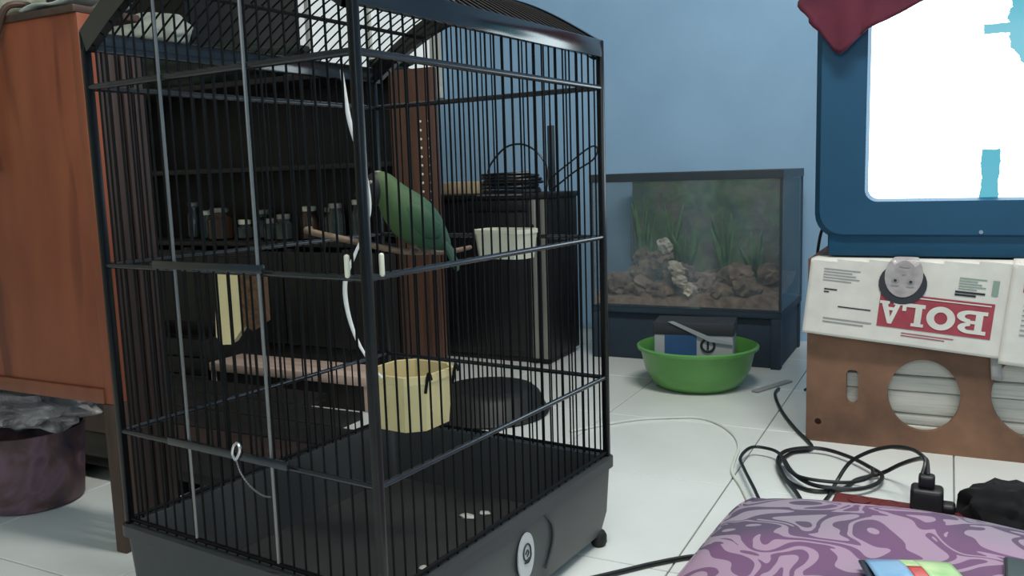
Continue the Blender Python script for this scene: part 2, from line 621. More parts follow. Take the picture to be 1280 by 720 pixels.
# ------------------------------------------------------------------ bird cage
W2, W1 = .4709, .5645          # gable width (local -x), side length (local y)
ZR, Z1, Z2, Z3, ZE0, ZE1, RISE = .151, .287, .519, .7555, .802, .829, .095
CG = empty('bird_cage', 'tall black wire bird cage with a curved roof and deep grey tray', 'bird cage', (-.5503, .7343, 0), -R(5.385))


def arch(t, z0=ZE1, rise=RISE):
    """height of the gable arch at fraction t of its width"""
    return z0 + rise * math.sin(math.pi * t)


# base tray: outer shell with rim, inner floor
tr = MB()
ob = .006
outer = [(-W2 - ob, -ob), (ob, -ob), (ob, W1 + ob), (-W2 - ob, W1 + ob)]


def rrect(x0, x1, y0, y1, r, n=5):
    out = []
    for cx, cy, a0 in ((x1 - r, y1 - r, 0), (x0 + r, y1 - r, 90), (x0 + r, y0 + r, 180), (x1 - r, y0 + r, 270)):
        for k in range(n + 1):
            a = R(a0 + 90 * k / n)
            out.append((cx + r * math.cos(a), cy + r * math.sin(a)))
    return out


def loft(levels):
    """levels: list of (inset, z, radius) rounded rectangles"""
    m = MB()
    rings = []
    for ins, z, r in levels:
        pts = rrect(-W2 + ins, -ins, ins, W1 - ins, r)
        rings.append([m.bm.verts.new((x, y, z)) for x, y in pts])
    for A, B in zip(rings, rings[1:]):
        n = len(A)
        for k in range(n):
            m.bm.faces.new((A[k], A[(k + 1) % n], B[(k + 1) % n], B[k]))
    m.bm.faces.new(rings[0][::-1])
    m.bm.faces.new(rings[-1])
    return m


TB = .022
tray = loft([(.004, TB, .02), (-.004, .06, .02), (-.008, .135, .02), (-.013, .137, .02), (-.013, ZR + .002, .02), (.006, ZR + .002, .012), (.008, .140, .012), (.016, .040, .012)]).build('tray', 'tray', CG)
loft([(.0165, .0405, .01), (.0165, .046, .01)]).build('tray_floor', 'tray_floor', tray)
# moulded panel seams on the right side of the tray
seam = MB()
seam.tube(smooth_path([(.0085, .340, .136), (.009, .362, .112), (.0075, .366, .082), (.004, .350, .045)]), .0022, 6)
seam.build('moulded_seam', 'tray', tray)
seam = MB()
seam.tube(smooth_path([(-.100, -.0085, .136), (-.09, -.009, .112), (-.085, -.0075, .082), (-.1, -.004, .045)]), .0022, 6)
seam.build('moulded_seam', 'tray', tray)
for (x, y) in ((-.022, .022), (-.022, W1 - .016), (-W2 + .022, .022), (-W2 + .022, W1 - .022)):
    MB().lathe([(.004, 0), (.011, .0), (.014, .006), (.014, .018), (.011, .024), (.006, .028)], (x + .012, y, 0), 16).build('rubber_foot', 'rubber', CG)
# oval badge with a curled mark
bd = MB()
bd.prism([(.021 * math.cos(2 * math.pi * k / 32), .034 * math.sin(2 * math.pi * k / 32)) for k in range(32)], -.0012, .0012)
badge = bd.build('badge', 'sticker', CG)
badge.location = (.0095, .286, .092)
badge.rotation_euler = (0, R(3), R(90))
mk = MB()
mk.tube([(.0095 * math.cos(a), -.0018, .006 + .012 * math.sin(a)) for a in [R(20 + 290 * k / 24) for k in range(25)]], .0013, 6)
mk.tube(smooth_path([(.009, -.0018, .010), (.010, -.0018, -.002), (.004, -.0018, -.009), (-.006, -.0018, -.008)]), .0013, 6)
mk.tube(smooth_path([(-.004, -.0018, .004), (.001, -.0018, .009), (.004, -.0018, .004), (.0, -.0018, .0)]), .0011, 6)
mk.build('badge_mark', 'ink', badge)

# corner posts
PW = .0054
for cx, cy in ((0, 0), (0, W1), (-W2, 0), (-W2, W1)):
    MB().box(cx - PW, cx + PW, cy - PW, cy + PW, ZR - .01, ZE1, bev=.0025).build('corner_post', 'black_post', CG)
# horizontal rails on all four sides
for z, rr in ((Z1, .0038), (Z2, .0038), (Z3, .0044)):
    for A, B in (((0, 0), (0, W1)), ((-W2, 0), (0, 0)), ((-W2, W1), (0, W1)), ((-W2, 0), (-W2, W1))):
        MB().tube([(*A, z), (*B, z)], rr, 10).build('rail', 'rail_black', CG)
for A, B in (((0, 0), (0, W1)), ((-W2, 0), (0, 0)), ((-W2, W1), (0, W1)), ((-W2, 0), (-W2, W1))):
    MB().tube([(*A, ZR + .008), (*B, ZR + .008)], .003, 8).build('rail', 'black_wire', CG)
# eave bands along the two long sides
for x in (0, -W2):
    MB().box(x - .005, x + .005, -PW, W1 + PW, ZE0, ZE1, bev=.002).build('eave_band', 'black_band', CG)
# arched gable bands
for y in (0, W1):
    m = MB()
    n = 40
    prof = []
    th = []
    for k in range(n + 1):
        t = .5 - .5 * math.cos(math.pi * k / n)
        prof.append((-W2 * (1 - t), arch(t)))
    for k in range(n + 1):
        t = .5 - .5 * math.cos(math.pi * k / n)
        th.append((-W2 * (1 - t) * .955 - W2 * .0225, arch(t, ZE0 - .002, RISE - .004)))
    for k in range(n):
        q = [prof[k], prof[k + 1], th[k + 1], th[k]]
        a = [m.bm.verts.new((x, y - .006, z)) for x, z in q]
        b = [m.bm.verts.new((x, y + .006, z)) for x, z in q]
        m.bm.faces.new(a); m.bm.faces.new(b[::-1])
        m.bm.faces.new((a[0], b[0], b[1], a[1])); m.bm.faces.new((a[2], b[2], b[3], a[3]))
    bmesh.ops.remove_doubles(m.bm, verts=m.bm.verts, dist=1e-5)
    m.build('gable_arch', 'black_band', CG)
# vertical bars
BR = .00145
NB1, NB2 = 28, 23
side = MB().tube([(0, 0, ZR - .004), (0, 0, ZE0 + .006)], BR, 6, cap=False).mesh('bar', 'black_wire')
for x in (-.001, -W2 + .001):
    for k in range(1, NB1):
        link('bar', side, CG, loc=(x, W1 * k / NB1, 0))
for k in range(1, NB2):
    t = k / NB2
    gm = MB().tube([(0, 0, ZR - .004), (0, 0, arch(t, ZE0 + .008, RISE))], BR, 6, cap=False).mesh('bar', 'black_wire')
    for y in (.001, W1 - .001):
        link('bar', gm, CG, loc=(-W2 * (1 - t), y, 0))
# roof hoops and purlins
hp = []
for k in range(25):
    t = .5 - .5 * math.cos(math.pi * k / 24)
    hp.append((-W2 * (1 - t), 0, arch(t, ZE1 - .004, RISE)))
hoop = MB().tube(hp, BR, 6, cap=False).mesh('roof_hoop', 'black_wire')
for k in range(1, NB1):
    link('roof_hoop', hoop, CG, loc=(0, W1 * k / NB1, 0))
for t in (.2, .5, .8):
    z = arch(t, ZE1 - .008, RISE)
    MB().tube([(-W2 * (1 - t), 0, z), (-W2 * (1 - t), W1, z)], .0034, 8).build('roof_purlin', 'black_wire', CG)
# carrying handle on the roof ridge
MB().tube(smooth_path([(-W2 / 2, .22, ZE1 + RISE), (-W2 / 2, .23, ZE1 + RISE + .03), (-W2 / 2, .28, ZE1 + RISE + .04), (-W2 / 2, .33, ZE1 + RISE + .03), (-W2 / 2, .34, ZE1 + RISE)]), .004, 8).build('handle', 'black_post', CG)
# guide rods of the sliding doors on the front gable
for x in (-.315, -.162):
    MB().tube([(x, -.006, .165), (x, -.006, ZE1 + .03)], .0021, 8).build('guide_rod', 'bright_steel', CG)
# sliding doors: frames with bars
za, zb = .300, .524
MB().box(-.352, -.150, -.0125, -.0065, zb - .004, zb + .006, bev=.001).build('door_top_rail', 'rail_black', CG)
MB().box(-.352, -.130, -.0125, -.0065, za - .012, za - .002, bev=.001).build('door_bottom_rail', 'rail_black', CG)
for k in range(8):
    x = -.345 + .027 * k
    if abs(x + .315) < .008 or abs(x + .162) < .008:
        continue
    MB().tube([(x, -.0095, za - .006), (x, -.0095, zb)], .0014, 6).build('door_bar', 'black_wire', CG)
# snap hook and its dangling chain on the lower rail
hk = MB()
hk.tube(smooth_path([(-.217, -.014, .289), (-.220, -.015, .297), (-.216, -.015, .308), (-.209, -.015, .311), (-.206, -.015, .304), (-.211, -.015, .294), (-.217, -.014, .289)]), .0022, 8)
hook = hk.build('snap_hook', 'chrome', CG)
ch = smooth_path([(-.216, -.014, .289), (-.210, -.013, .272), (-.194, -.012, .257), (-.176, -.011, .250), (-.163, -.010, .250)])
c = MB()
for i in range(0, len(ch) - 1):
    c.tube([ch[i], (Vector(ch[i]) + Vector(ch[i + 1])) / 2], .0013, 5)
c.tube(ch, .0006, 5)
c.build('hook_chain', 'bright_steel', hook)
# white cord wound round the front corner post
cord = smooth_path([(-.096, .081, .752), (-.094, .081, .735), (-.085, .079, .689), (-.070, .082, .637), (-.061, .079, .591), (-.066, .070, .560), (-.074, .062, .536), (-.082, .053, .508), (-.079, .050, .475), (-.068, .052, .438), (-.050, .058, .405), (-.041, .062, .393)])
n = len(cord)
MB().tube(cord, [.0015 + .0012 * math.sin(6.5 * i / n + .4) ** 2 for i in range(n)], 8).build('tied_cord', 'white_string', CG)
# white clips at the corner on the middle rail
for x, y in ((.004, .020), (-.024, -.004)):
    m = MB()
    m.box(-.003, .003, -.003, .003, -.013, .013, bev=.0028, seg=3)
    o = m.build('rail_clip', 'white_plastic', CG)
    o.location = (x, y, .532)

# feeding cups hung inside
def cup(name, label, mats, w_, d_, h_, taper, loc, rz, cham):
    e = empty(name, label, 'feeder', loc, rz)
    def ring(k, z, ins=0):
        a, b = w_ / 2 * k - ins, d_ / 2 * k - ins
        cc = cham
        return [(-a + cc, -b, z), (a - cc, -b, z), (a, -b + cc, z), (a, b - cc, z), (a - cc, b, z), (-a + cc, b, z), (-a, b - cc, z), (-a, -b + cc, z)]
    m = MB()
    L = [ring(taper, 0), ring(1, h_ * .85), ring(1.03, h_ * .86), ring(1.03, h_), ring(1, h_, .0025), ring(taper, .004, .0025)]
    rr = [[m.bm.verts.new(p) for p in q] for q in L]
    for A, B in zip(rr, rr[1:]):
        for k in range(8):
            m.bm.faces.new((A[k], A[(k + 1) % 8], B[(k + 1) % 8], B[k]))
    m.bm.faces.new(rr[0][::-1]); m.bm.faces.new(rr[-1])
    m.build('cup_wall', mats, e, smooth=False)
    m = MB()
    m.bm.faces.new([m.bm.verts.new(p) for p in ring(.5 * (1 + taper), h_ * .55, .003)])
    m.build('seed_fill', 'seed', e, smooth=False)
    for sx in (-1, 1):
        m = MB()
        m.tube(smooth_path([(sx * w_ * .3, d_ / 2, h_ * .7), (sx * w_ * .3, d_ / 2 + .006, h_ + .004), (sx * w_ * .3, d_ / 2 + .010, h_ - .004)]), .002, 6)
        m.build('cup_hook', 'black_wire', e)
    return e


def cworld(lx, ly, z):
    a = R(5.385)
    return (-.5503 + math.sin(a) * ly + math.cos(a) * lx, .7343 + math.cos(a) * ly - math.sin(a) * lx, z)


CR = -R(5.385)
cup('seed_cup', 'wide cream eight-sided seed cup hung low inside the cage beside its front corner post', 'cream_plastic', .092, .092, .070, .9, cworld(-.064, .140, .316), CR - R(90), .018)
cup('water_cup', 'small white water cup hung at perch height on the far side of the cage', 'white_plastic', .100, .06, .048, .9, cworld(-.155, W1 - .050, .487), CR, .012)

# tall cream feeder tube at the back
fe = empty('feeder_tube', 'tall narrow cream seed hopper hanging inside the cage behind the sliding door', 'feeder', cworld(-.385, .15, .392), R(27))
m = MB()
m.prism([(-.034, .012), (-.030, .103), (.004, .103), (.004, .022), (-.012, .0), (-.026, .0)], -.016, .016)
m.build('hopper_body', 'cream_plastic', fe, smooth=False)
m = MB()
m.prism([(.005, .03), (.005, .101), (.038, .101), (.038, .030), (.02, .018)], -.014, .014)
m.build('hopper_shaded_side', 'seed', fe, smooth=False)  # brown block paints in the shaded side of the hopper
MB().tube([(-.03, -.0, .103), (-.03, 0, .127), (.03, 0, .127), (.03, 0, .10)], .0017, 6).build('hanger_wire', 'black_wire', fe)

# perch branch
pts = [cworld(-.462, .372, .542), cworld(-.41, .315, .545), cworld(-.345, .262, .546), cworld(-.28, .289, .530), cworld(-.223, .323, .514), cworld(-.206, .369, .509), cworld(-.234, .458, .500), cworld(-.256, .535, .498), cworld(-.262, .562, .498)]
br = MB().tube(smooth_path(pts), [.0058 - .002 * k / 48 for k in range(49)], 10).build('perch_branch', 'perch')
tag(br, 'crooked brown wooden perch branch spanning the inside of the cage', 'perch')

# bird
def bird():
    px = 1.30 / 1067.7
    B = empty('bird', 'green bird with a black face sitting on the wooden perch', 'bird', (-.704, 1.096, .517), R(YAW))
    P = lambda x, y, d=0: Vector(((x - 535) * px, d, (313 - y) * px))
    # spine with radii (px): crown .. tail base
    sp = [(467, 226, 4), (469, 227, 11), (475, 229, 16), (483, 233, 17.5), (489, 241, 18.5), (496, 251, 23), (506, 264, 29), (519, 277, 31), (532, 289, 28), (545, 299, 20), (554, 307, 12), (562, 313, 5)]
    m = MB()
    n = 20
    rings = []
    for i, (x, y, r) in enumerate(sp):
        a = P(*sp[max(i - 1, 0)][:2]); b = P(*sp[min(i + 1, len(sp) - 1)][:2])
        d = (b - a).normalized()
        up = Vector((0, 1, 0))
        sd = d.cross(up).normalized()
        c_ = P(x, y)
        rr = r * px
        rings.append([m.bm.verts.new(c_ + (sd * math.cos(2 * math.pi * k / n) + up * math.sin(2 * math.pi * k / n) * .88) * rr) for k in range(n)])
    for A, C2 in zip(rings, rings[1:]):
        for k in range(n):
            m.bm.faces.new((A[k], A[(k + 1) % n], C2[(k + 1) % n], C2[k]))
    m.bm.faces.new(rings[0][::-1]); m.bm.faces.new(rings[-1])
    body = m.build('body', 'plumage', B)
    sb = body.modifiers.new('smooth', 'SUBSURF'); sb.levels = sb.render_levels = 1
    # black face and throat mask
    mk_ = MB()
    mk_.blob(P(474, 237), (.0175, .0215, .0255), 2, .06, 3, 3)
    mk_.build('face_mask', 'bird_black', B)
    # beak
    b_ = MB()
    b_.tube(smooth_path([P(461, 236), P(452, 240), P(447, 247)]), [.0065 - .00046 * k for k in range(13)], 10)
    b_.build('beak', 'bird_black', B)
    for s in (-1, 1):
        MB().blob(P(470, 229, s * .018), (.0032, .0022, .0032), 1, 0, 1, 2).build('eye', 'beak', B)
        # folded wing
        w_ = MB()
        w_.blob(P(531, 278, s * .024), (.036, .010, .019), 3, .1, 3, 3)
        wo = w_.build('wing', 'plumage', B)
        c0 = P(531, 278, s * .024)
        for v in wo.data.vertices:
            q = v.co - c0
            a = R(42)
            v.co = c0 + Vector((q.x * math.cos(a) + q.z * math.sin(a), q.y, -q.x * math.sin(a) + q.z * math.cos(a)))
        # leg and toes gripping the perch
        f = MB()
        f.tube([P(523, 300, s * .011), P(520, 311, s * .011)], .0026, 7)
        for dx in (-.007, 0, .007):
            f.tube(smooth_path([P(520, 311, s * .011), P(516, 313, s * .011 + dx), P(514, 319, s * .011 + dx)]), .0016, 6)
        f.tube(smooth_path([P(520, 311, s * .011), P(525, 313, s * .011), P(527, 319, s * .011)]), .0016, 6)
        f.build('foot', 'bird_foot', B)
    t = MB()
    for i, (dx, dy) in enumerate(((0, 0), (-.006, 0), (.006, 0))):
        a, b, c_ = P(550, 298, dx), P(562, 318, dx * 1.4), P(571, 342, dx * 1.8)
        t.tube(smooth_path([a, b, c_], 4), [.004, .0055, .006, .006, .0058, .0054, .005, .0042, .002], 8)
    t.build('tail', 'plumage', B)
    # pale crown line
    MB().blob(P(477, 217), (.007, .006, .0025), 1, .1, 2, 2).build('crown_fleck', 'beak', B)


bird()
# droppings and scraps on the tray floor
for i, (x, y, s) in enumerate([(-.13, .16, .010), (-.115, .185, .007), (-.098, .205, .008), (-.075, .225, .007), (-.155, .26, .007), (-.21, .45, .014), (-.19, .475, .011), (-.085, .05, .007), (-.04, .16, .006)]):
    o = MB().blob((0, 0, 0), (s, s * .7, .004), i, .4, 3, 2, flat=-.0008).build('dropping', 'dropping')
    o.location = cworld(x, y, .0475)
    tag(o, 'dried white bird dropping on the dark tray floor of the cage', 'dropping', 'droppings on the cage tray')

# ------------------------------------------------------------------ wooden cabinet end on the left
DK = empty('wooden_cabinet', 'orange-brown wooden cabinet on legs with stained end panel beside the cage', 'cabinet', (-1.25, .94, 0))
ox, oy = 1.25, -.94
m = MB(); m.box(-1.85 + ox, -1.255 + ox, .935 + oy, .955 + oy, .288, .908, bev=.002); m.build('end_panel', 'stained_board', DK)
m = MB(); m.box(-1.85 + ox, -1.255 + ox, .930 + oy, .958 + oy, .262, .288, bev=.003); m.build('bottom_rail', 'orange_wood', DK)
m = MB(); m.box(-1.262 + ox, -1.236 + ox, .932 + oy, .962 + oy, 0, .262, bev=.002); m.build('leg', 'leg_wood', DK)
m = MB(); m.box(-1.256 + ox, -1.236 + ox, .9335 + oy, .962 + oy, .262, .9, bev=.002); m.build('end_stile', 'stained_board', DK)
m = MB(); m.box(-1.85 + ox, -1.82 + ox, .932 + oy, .962 + oy, 0, .29, bev=.002); m.build('leg', 'leg_wood', DK)
m = MB(); m.box(-1.85 + ox, -1.82 + ox, 1.04 + oy, 1.07 + oy, 0, .29, bev=.002); m.build('leg', 'leg_wood', DK)
for k in range(4):
    m = MB(); m.box(-1.275 + ox, -1.24 + ox - .002 * (k % 2), .966 + .023 * k + oy, .985 + .023 * k + oy, .0, .86, bev=.002); m.build('side_slat', 'slat_wood', DK)
m = MB(); m.box(-1.85 + ox, -1.275 + ox, 1.035 + oy, 1.05 + oy, .27, .88); m.build('back_panel', 'dark_wood', DK, smooth=False)
m = MB(); m.box(-1.85 + ox, -1.275 + ox, .956 + oy, 1.035 + oy, .27, .288); m.build('bottom_board', 'dark_wood', DK, smooth=False)
m = MB(); m.box(-1.86 + ox, -1.236 + ox, .928 + oy, 1.055 + oy, .900, .912, bev=.002); m.build('top_board', 'leg_wood', DK)
# things on it
m = MB(); m.grid(lambda u, v: (-.13 * (1 - u) + .0 + -1.235, .926 + .06 * v, .914 + .004 * math.sin(7 * u) + .012 * u), 12, 3)
tag(m.build('paper_sheet', 'white_cloth', solid=.002), 'white paper sheet lying along the top edge of the orange cabinet', 'paper')
m = MB(); m.blob((-1.45, 1.0, .948), (.085, .05, .048), 4, .35, 2.5, 4, flat=.9125)
tag(m.build('crumpled_cloth', 'wall_cream'), 'crumpled cream cloth on top of the orange cabinet', 'cloth')
m = MB(); m.blob((-1.33, 1.0, .97), (.045, .045, .075), 5, .25, 2.5, 4, flat=.929)
tag(m.build('purple_bag', 'purple_bag'), 'small dark purple bag on top of the orange cabinet', 'bag')
m = MB(); m.blob((-1.262, 1.02, .935), (.034, .03, .024), 8, .25, 2.5, 4, flat=.9125)
tag(m.build('pale_bundle', 'white_cloth'), 'pale grey-white bundle at the cabinet corner behind the cage post', 'bundle')
m = MB(); m.tube(smooth_path([(-1.385, .985, .93), (-1.395, .93, .927), (-1.418, .922, .89), (-1.445, .922, .84), (-1.462, .922, .77), (-1.47, .922, .70), (-1.463, .922, .66)]), .0055, 8)
tag(m.build('hanging_strap', 'leg_wood'), 'dark brown strap hanging down over the orange cabinet panel', 'strap')

# patterned bin with plastic bag under the cabinet
bn = empty('waste_bin', 'dark purple-brown patterned round bin standing under the orange cabinet', 'bin', (-1.635, 1.035, 0))
MB().lathe([(.085, 0), (.092, .004), (.099, .09), (.104, .150), (.106, .155), (.101, .155), (.09, .012)], n=48).build('bin_body', 'bin_print', bn)
bg = MB(); bg.blob((-1.62, 1.045, .200), (.150, .10, .044), 6, .35, 3.2, 5)
tag(bg.build('plastic_bag', 'plastic_bag'), 'crinkled silver-grey plastic bag bulging over the patterned bin', 'bag')

# ------------------------------------------------------------------ dark display cabinet behind the cage
DX0, DX1, DY0, DY1, DH = -2.95, -1.365, 2.20, 2.42, .945
DC = empty('display_cabinet', 'long dark wooden display cabinet with brown end stile behind the cage', 'cabinet', (DX0, DY0, 0))
def dbox(nm, a, b, c, d, e, f, mt='dark_wood', bev=.002):
    return MB().box(a - DX0, b - DX0, c - DY0, d - DY0, e, f, bev=bev).build(nm, mt, DC)
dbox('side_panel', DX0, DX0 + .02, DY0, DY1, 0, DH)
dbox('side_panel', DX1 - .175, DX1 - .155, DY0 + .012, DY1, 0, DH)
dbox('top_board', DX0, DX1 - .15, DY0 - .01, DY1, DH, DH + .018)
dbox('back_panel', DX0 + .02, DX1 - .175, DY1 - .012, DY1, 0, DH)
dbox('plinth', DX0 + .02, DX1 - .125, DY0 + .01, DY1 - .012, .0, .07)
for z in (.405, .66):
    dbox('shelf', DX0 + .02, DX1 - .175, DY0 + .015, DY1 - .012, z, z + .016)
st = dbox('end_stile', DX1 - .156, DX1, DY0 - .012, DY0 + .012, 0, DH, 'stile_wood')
for k in range(3):
    dbox('stile_moulding', DX1 - .062 + .022 * k, DX1 - .050 + .022 * k, DY0 - .017, DY0 - .011, .02, .50, 'stile_wood')
studm = MB().blob((0, 0, 0), (.0042, .003, .0042), 1, 0, 1, 1).mesh('stud', 'white_plastic')
for k in range(10):
    for q in range(2):
        if random.random() < .85:
            link('stud', studm, DC, loc=(DX1 - .048 + .03 * q - DX0, -.013, .555 + .026 * k))
for k in range(5):
    xx = DX0 + .03 + (DX1 - .16 - DX0) * (k + 1) / 6
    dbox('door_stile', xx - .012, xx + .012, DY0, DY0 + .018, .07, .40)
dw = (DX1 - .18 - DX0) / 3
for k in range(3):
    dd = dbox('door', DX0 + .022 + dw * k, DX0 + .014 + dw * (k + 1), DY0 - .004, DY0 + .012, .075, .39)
# glassware on the middle shelf
gz = .4215
spots = [(-2.36, .045, .10), (-2.27, .03, .055), (-2.20, .034, .09), (-2.06, .03, .075), (-1.97, .032, .10), (-1.90, .028, .095), (-1.83, .03, .11), (-1.76, .026, .12), (-1.69, .028, .11), (-2.12, .026, .06), (-2.45, .03, .09), (-2.55, .03, .12)]
for i, (x, r, h) in enumerate(spots):
    e = empty('glass_jar', ('amber-brown jar' if i % 4 == 0 else 'grey glass jar') + (' with white lid' if i % 3 == 1 else ' with grey lid') + ' on the shelf of the dark display cabinet', 'jar', (x, 2.29 + .03 * (i % 3), gz), 0, 'jars in the display cabinet')
    MB().lathe([(r * .8, 0), (r, .006), (r, h * .75), (r * .7, h * .88), (r * .7, h)], n=20).build('jar_body', 'glassware' if i % 4 else 'brown_bottle', e)
    MB().lathe([(r * .74, h - .001), (r * .78, h + .002), (r * .78, h + .014), (r * .6, h + .016)], n=20).build('jar_lid', 'white_plastic' if i % 3 == 1 else 'grey_trim', e)
# bedding on top
m = MB(); m.blob((-2.42, 2.31, 1.03), (.50, .10, .085), 3, .3, 2.2, 5, flat=.9635)
tag(m.build('dark_blanket', 'dark_blanket'), 'folded dark green blanket lying on top of the dark display cabinet', 'blanket')
m = MB(); m.blob((-2.66, 2.31, 1.185), (.19, .085, .065), 9, .22, 2.2, 5)
tag(m.build('white_pillow', 'white_cloth'), 'white pillow lying on the dark green blanket', 'pillow')
m = MB(); m.blob((-1.60, 2.31, .982), (.075, .06, .024), 12, .25, 2.5, 4, flat=.9635)
tag(m.build('folded_rag', 'dark_blanket'), 'small folded grey-green rag on the end of the display cabinet', 'rag')

# tall dark wardrobe in the corner behind the display cabinet
WD = empty('wardrobe', 'tall dark brown wardrobe in the room corner behind the display cabinet', 'wardrobe', (-3.17, 2.46, 0))
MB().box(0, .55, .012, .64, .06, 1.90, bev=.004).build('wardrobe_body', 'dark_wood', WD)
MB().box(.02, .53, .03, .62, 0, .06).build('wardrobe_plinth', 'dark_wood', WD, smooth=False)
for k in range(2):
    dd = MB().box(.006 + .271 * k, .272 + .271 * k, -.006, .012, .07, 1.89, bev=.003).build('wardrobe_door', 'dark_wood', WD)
    MB().tube([(.255 + .036 * k, -.006, 1.0), (.255 + .036 * k, -.022, 1.0)], .008, 12).build('knob', 'brown_bottle', dd)

# low bench in front of it
bx = empty('low_bench', 'low dark wooden bench with a pale pinkish top edge behind the cage', 'bench', (-1.39, 1.81, 0))
MB().box(-.56, .02, -.005, .13, .072, .098, bev=.003).build('bench_top', 'bench_top', bx)
MB().box(.002, .018, 0, .12, 0, .072, bev=.002).build('bench_leg', 'bench_top', bx)
MB().box(-.56, -.54, 0, .12, 0, .072, bev=.002).build('bench_leg', 'bench_top', bx)
MB().box(-.54, .002, .004, .016, .0, .071).build('bench_front', 'bench_dark', bx, smooth=False)

# dark plank platform between the cabinet and the bench
PT = empty('low_platform', 'low platform of dark brown planks on the floor behind the cage', 'platform', (-1.36, 1.165, 0))
for k in range(5):
    MB().box(-.74, (.22 if k < 3 else .08 if k == 3 else -.13) - .004 * (k % 2), .003 + .124 * k, .121 + .124 * k, .030, .052, bev=.003).build('plank', 'slat_wood' if k == 1 else 'dark_wood', PT)
for x in (-.70, -.36, -.03, .13):
    MB().box(x - .02, x + .02, 0, (.62 if x < -.1 else .49 if x < .1 else .37), 0, .0298).build('runner', 'dark_wood', PT, smooth=False)

# dark crate between bench and display cabinet
CRT = empty('dark_crate', 'dark brown wooden crate standing beside the low bench', 'crate', (-2.42, 1.80, 0))
for k in range(3):
    MB().box(0, .455, 0, .014, .004 + .054 * k, .054 + .054 * k, bev=.002).build('slat', 'dark_wood', CRT)
    MB().box(0, .455, .266, .28, .004 + .054 * k, .054 + .054 * k, bev=.002).build('slat', 'dark_wood', CRT)
for x in (0, .441):
    MB().box(x, x + .014, .0145, .2655, .004, .162, bev=.002).build('end_board', 'dark_wood', CRT)
MB().box(.0145, .4405, .0145, .2655, .0, .012).build('bottom_board', 'dark_wood', CRT, smooth=False)

# black upturned basin on the floor
m = MB(); m.lathe([(.155, 0), (.16, .006), (.155, .012), (.135, .055), (.12, .068), (.09, .072)], (-1.07, 1.93, 0), 40)
tag(m.build('black_basin', 'black_basin'), 'shallow black basin upturned on the white floor behind the cage', 'basin')

# ------------------------------------------------------------------ black audio rack with cables on top
RX0, RX1, RY0, RY1, RH = -1.60, -1.145, 2.50, 2.74, .562
RK = empty('audio_rack', 'black lacquered rack with two pale metal trims standing between cabinet and fish tank', 'rack', (RX0, RY0, 0))
def rbox(nm, a, b, c, d, e, f, mt='black_lacquer', bev=.003):
    return MB().box(a - RX0, b - RX0, c - RY0, d - RY0, e, f, bev=bev).build(nm, mt, RK)
rbox('rack_body', RX0, RX1, RY0, RY1, .02, RH - .018)
rbox('rack_top', RX0 - .006, RX1 + .006, RY0 - .01, RY1, RH - .018, RH)
rbox('rack_plinth', RX0 + .01, RX1 - .01, RY0 + .01, RY1 - .01, 0, .02)
rbox('rack_door', RX0 + .16, RX1 - .075, RY0 - .008, RY0, .04, .50)
rbox('drawer_front', RX0 + .16, RX1 - .075, RY0 - .008, RY0, .506, .54)
for x in (RX1 - .062, RX1 - .024):
    rbox('metal_trim', x, x + .022, RY0 - .012, RY0, .02, RH - .02, 'grey_trim')
rbox('edge_strip', RX0 + .2, RX1 - .08, RY0 - .013, RY0 - .009, RH - .006, RH - .002, 'grey_trim', .001)
m = MB(); m.box(-1.575, -1.43, 2.55, 2.66, RH + .0005, RH + .042, bev=.004)
tag(m.build('cream_box', 'cream_box'), 'flat cream cardboard box on the black rack', 'box')
def coil(c, r, turns, seed, tilt=0, rad=.0045, dz=.006):
    random.seed(seed)
    pts = []
    for k in range(turns * 14):
        a = 2 * math.pi * k / 14
        q = 1 + .08 * math.sin(a * 1.3 + seed) + .05 * random.random()
        pts.append((c[0] + r * q * math.cos(a), c[1] + r * .72 * q * math.sin(a), c[2] + dz * k / 14 + tilt * math.cos(a + .6)))
    return smooth_path(pts, 2)
m = MB(); m.tube(coil((-1.335, 2.62, RH + .012), .10, 5, 3, .0, .005, .011), .005, 7)
tag(m.build('cable_coil', 'cable_black'), 'loose coil of dark cable heaped on top of the black rack', 'cable')
m = MB(); m.tube(smooth_path([(-1.43, 2.63, RH + .07), (-1.415, 2.63, .665), (-1.36, 2.63, .715), (-1.30, 2.63, .725), (-1.245, 2.63, .70), (-1.205, 2.63, .645), (-1.20, 2.62, RH + .03), (-1.20, 2.60, RH + .004)], 8), .0035, 7)
tag(m.build('cable_loop', 'cable_black'), 'thin dark cable standing up in an arch over the coil', 'cable')
m = MB(); m.tube(smooth_path([(-1.23, 2.66, RH + .004), (-1.20, 2.66, .61), (-1.13, 2.66, .66), (-1.06, 2.66, .705), (-1.035, 2.66, .70), (-1.05, 2.66, .665), (-1.12, 2.66, .625), (-1.19, 2.67, .58), (-1.21, 2.67, RH + .004)], 8), .003, 7)
tag(m.build('wire_loop', 'cable_black'), 'thin wire loop sticking out sideways past the rack edge', 'wire')
m = MB(); m.box(-1.225, -1.200, 2.68, 2.692, RH + .0005, .785, bev=.004)
tag(m.build('antenna_box', 'tank_frame'), 'slim grey upright aerial standing on the black rack', 'aerial')
m = MB(); m.box(-1.42, -1.24, 2.57, 2.66, RH + .0005, RH + .011, bev=.003)
tag(m.build('disc_player', 'tank_frame'), 'thin grey player under the cable coil on the rack', 'player')

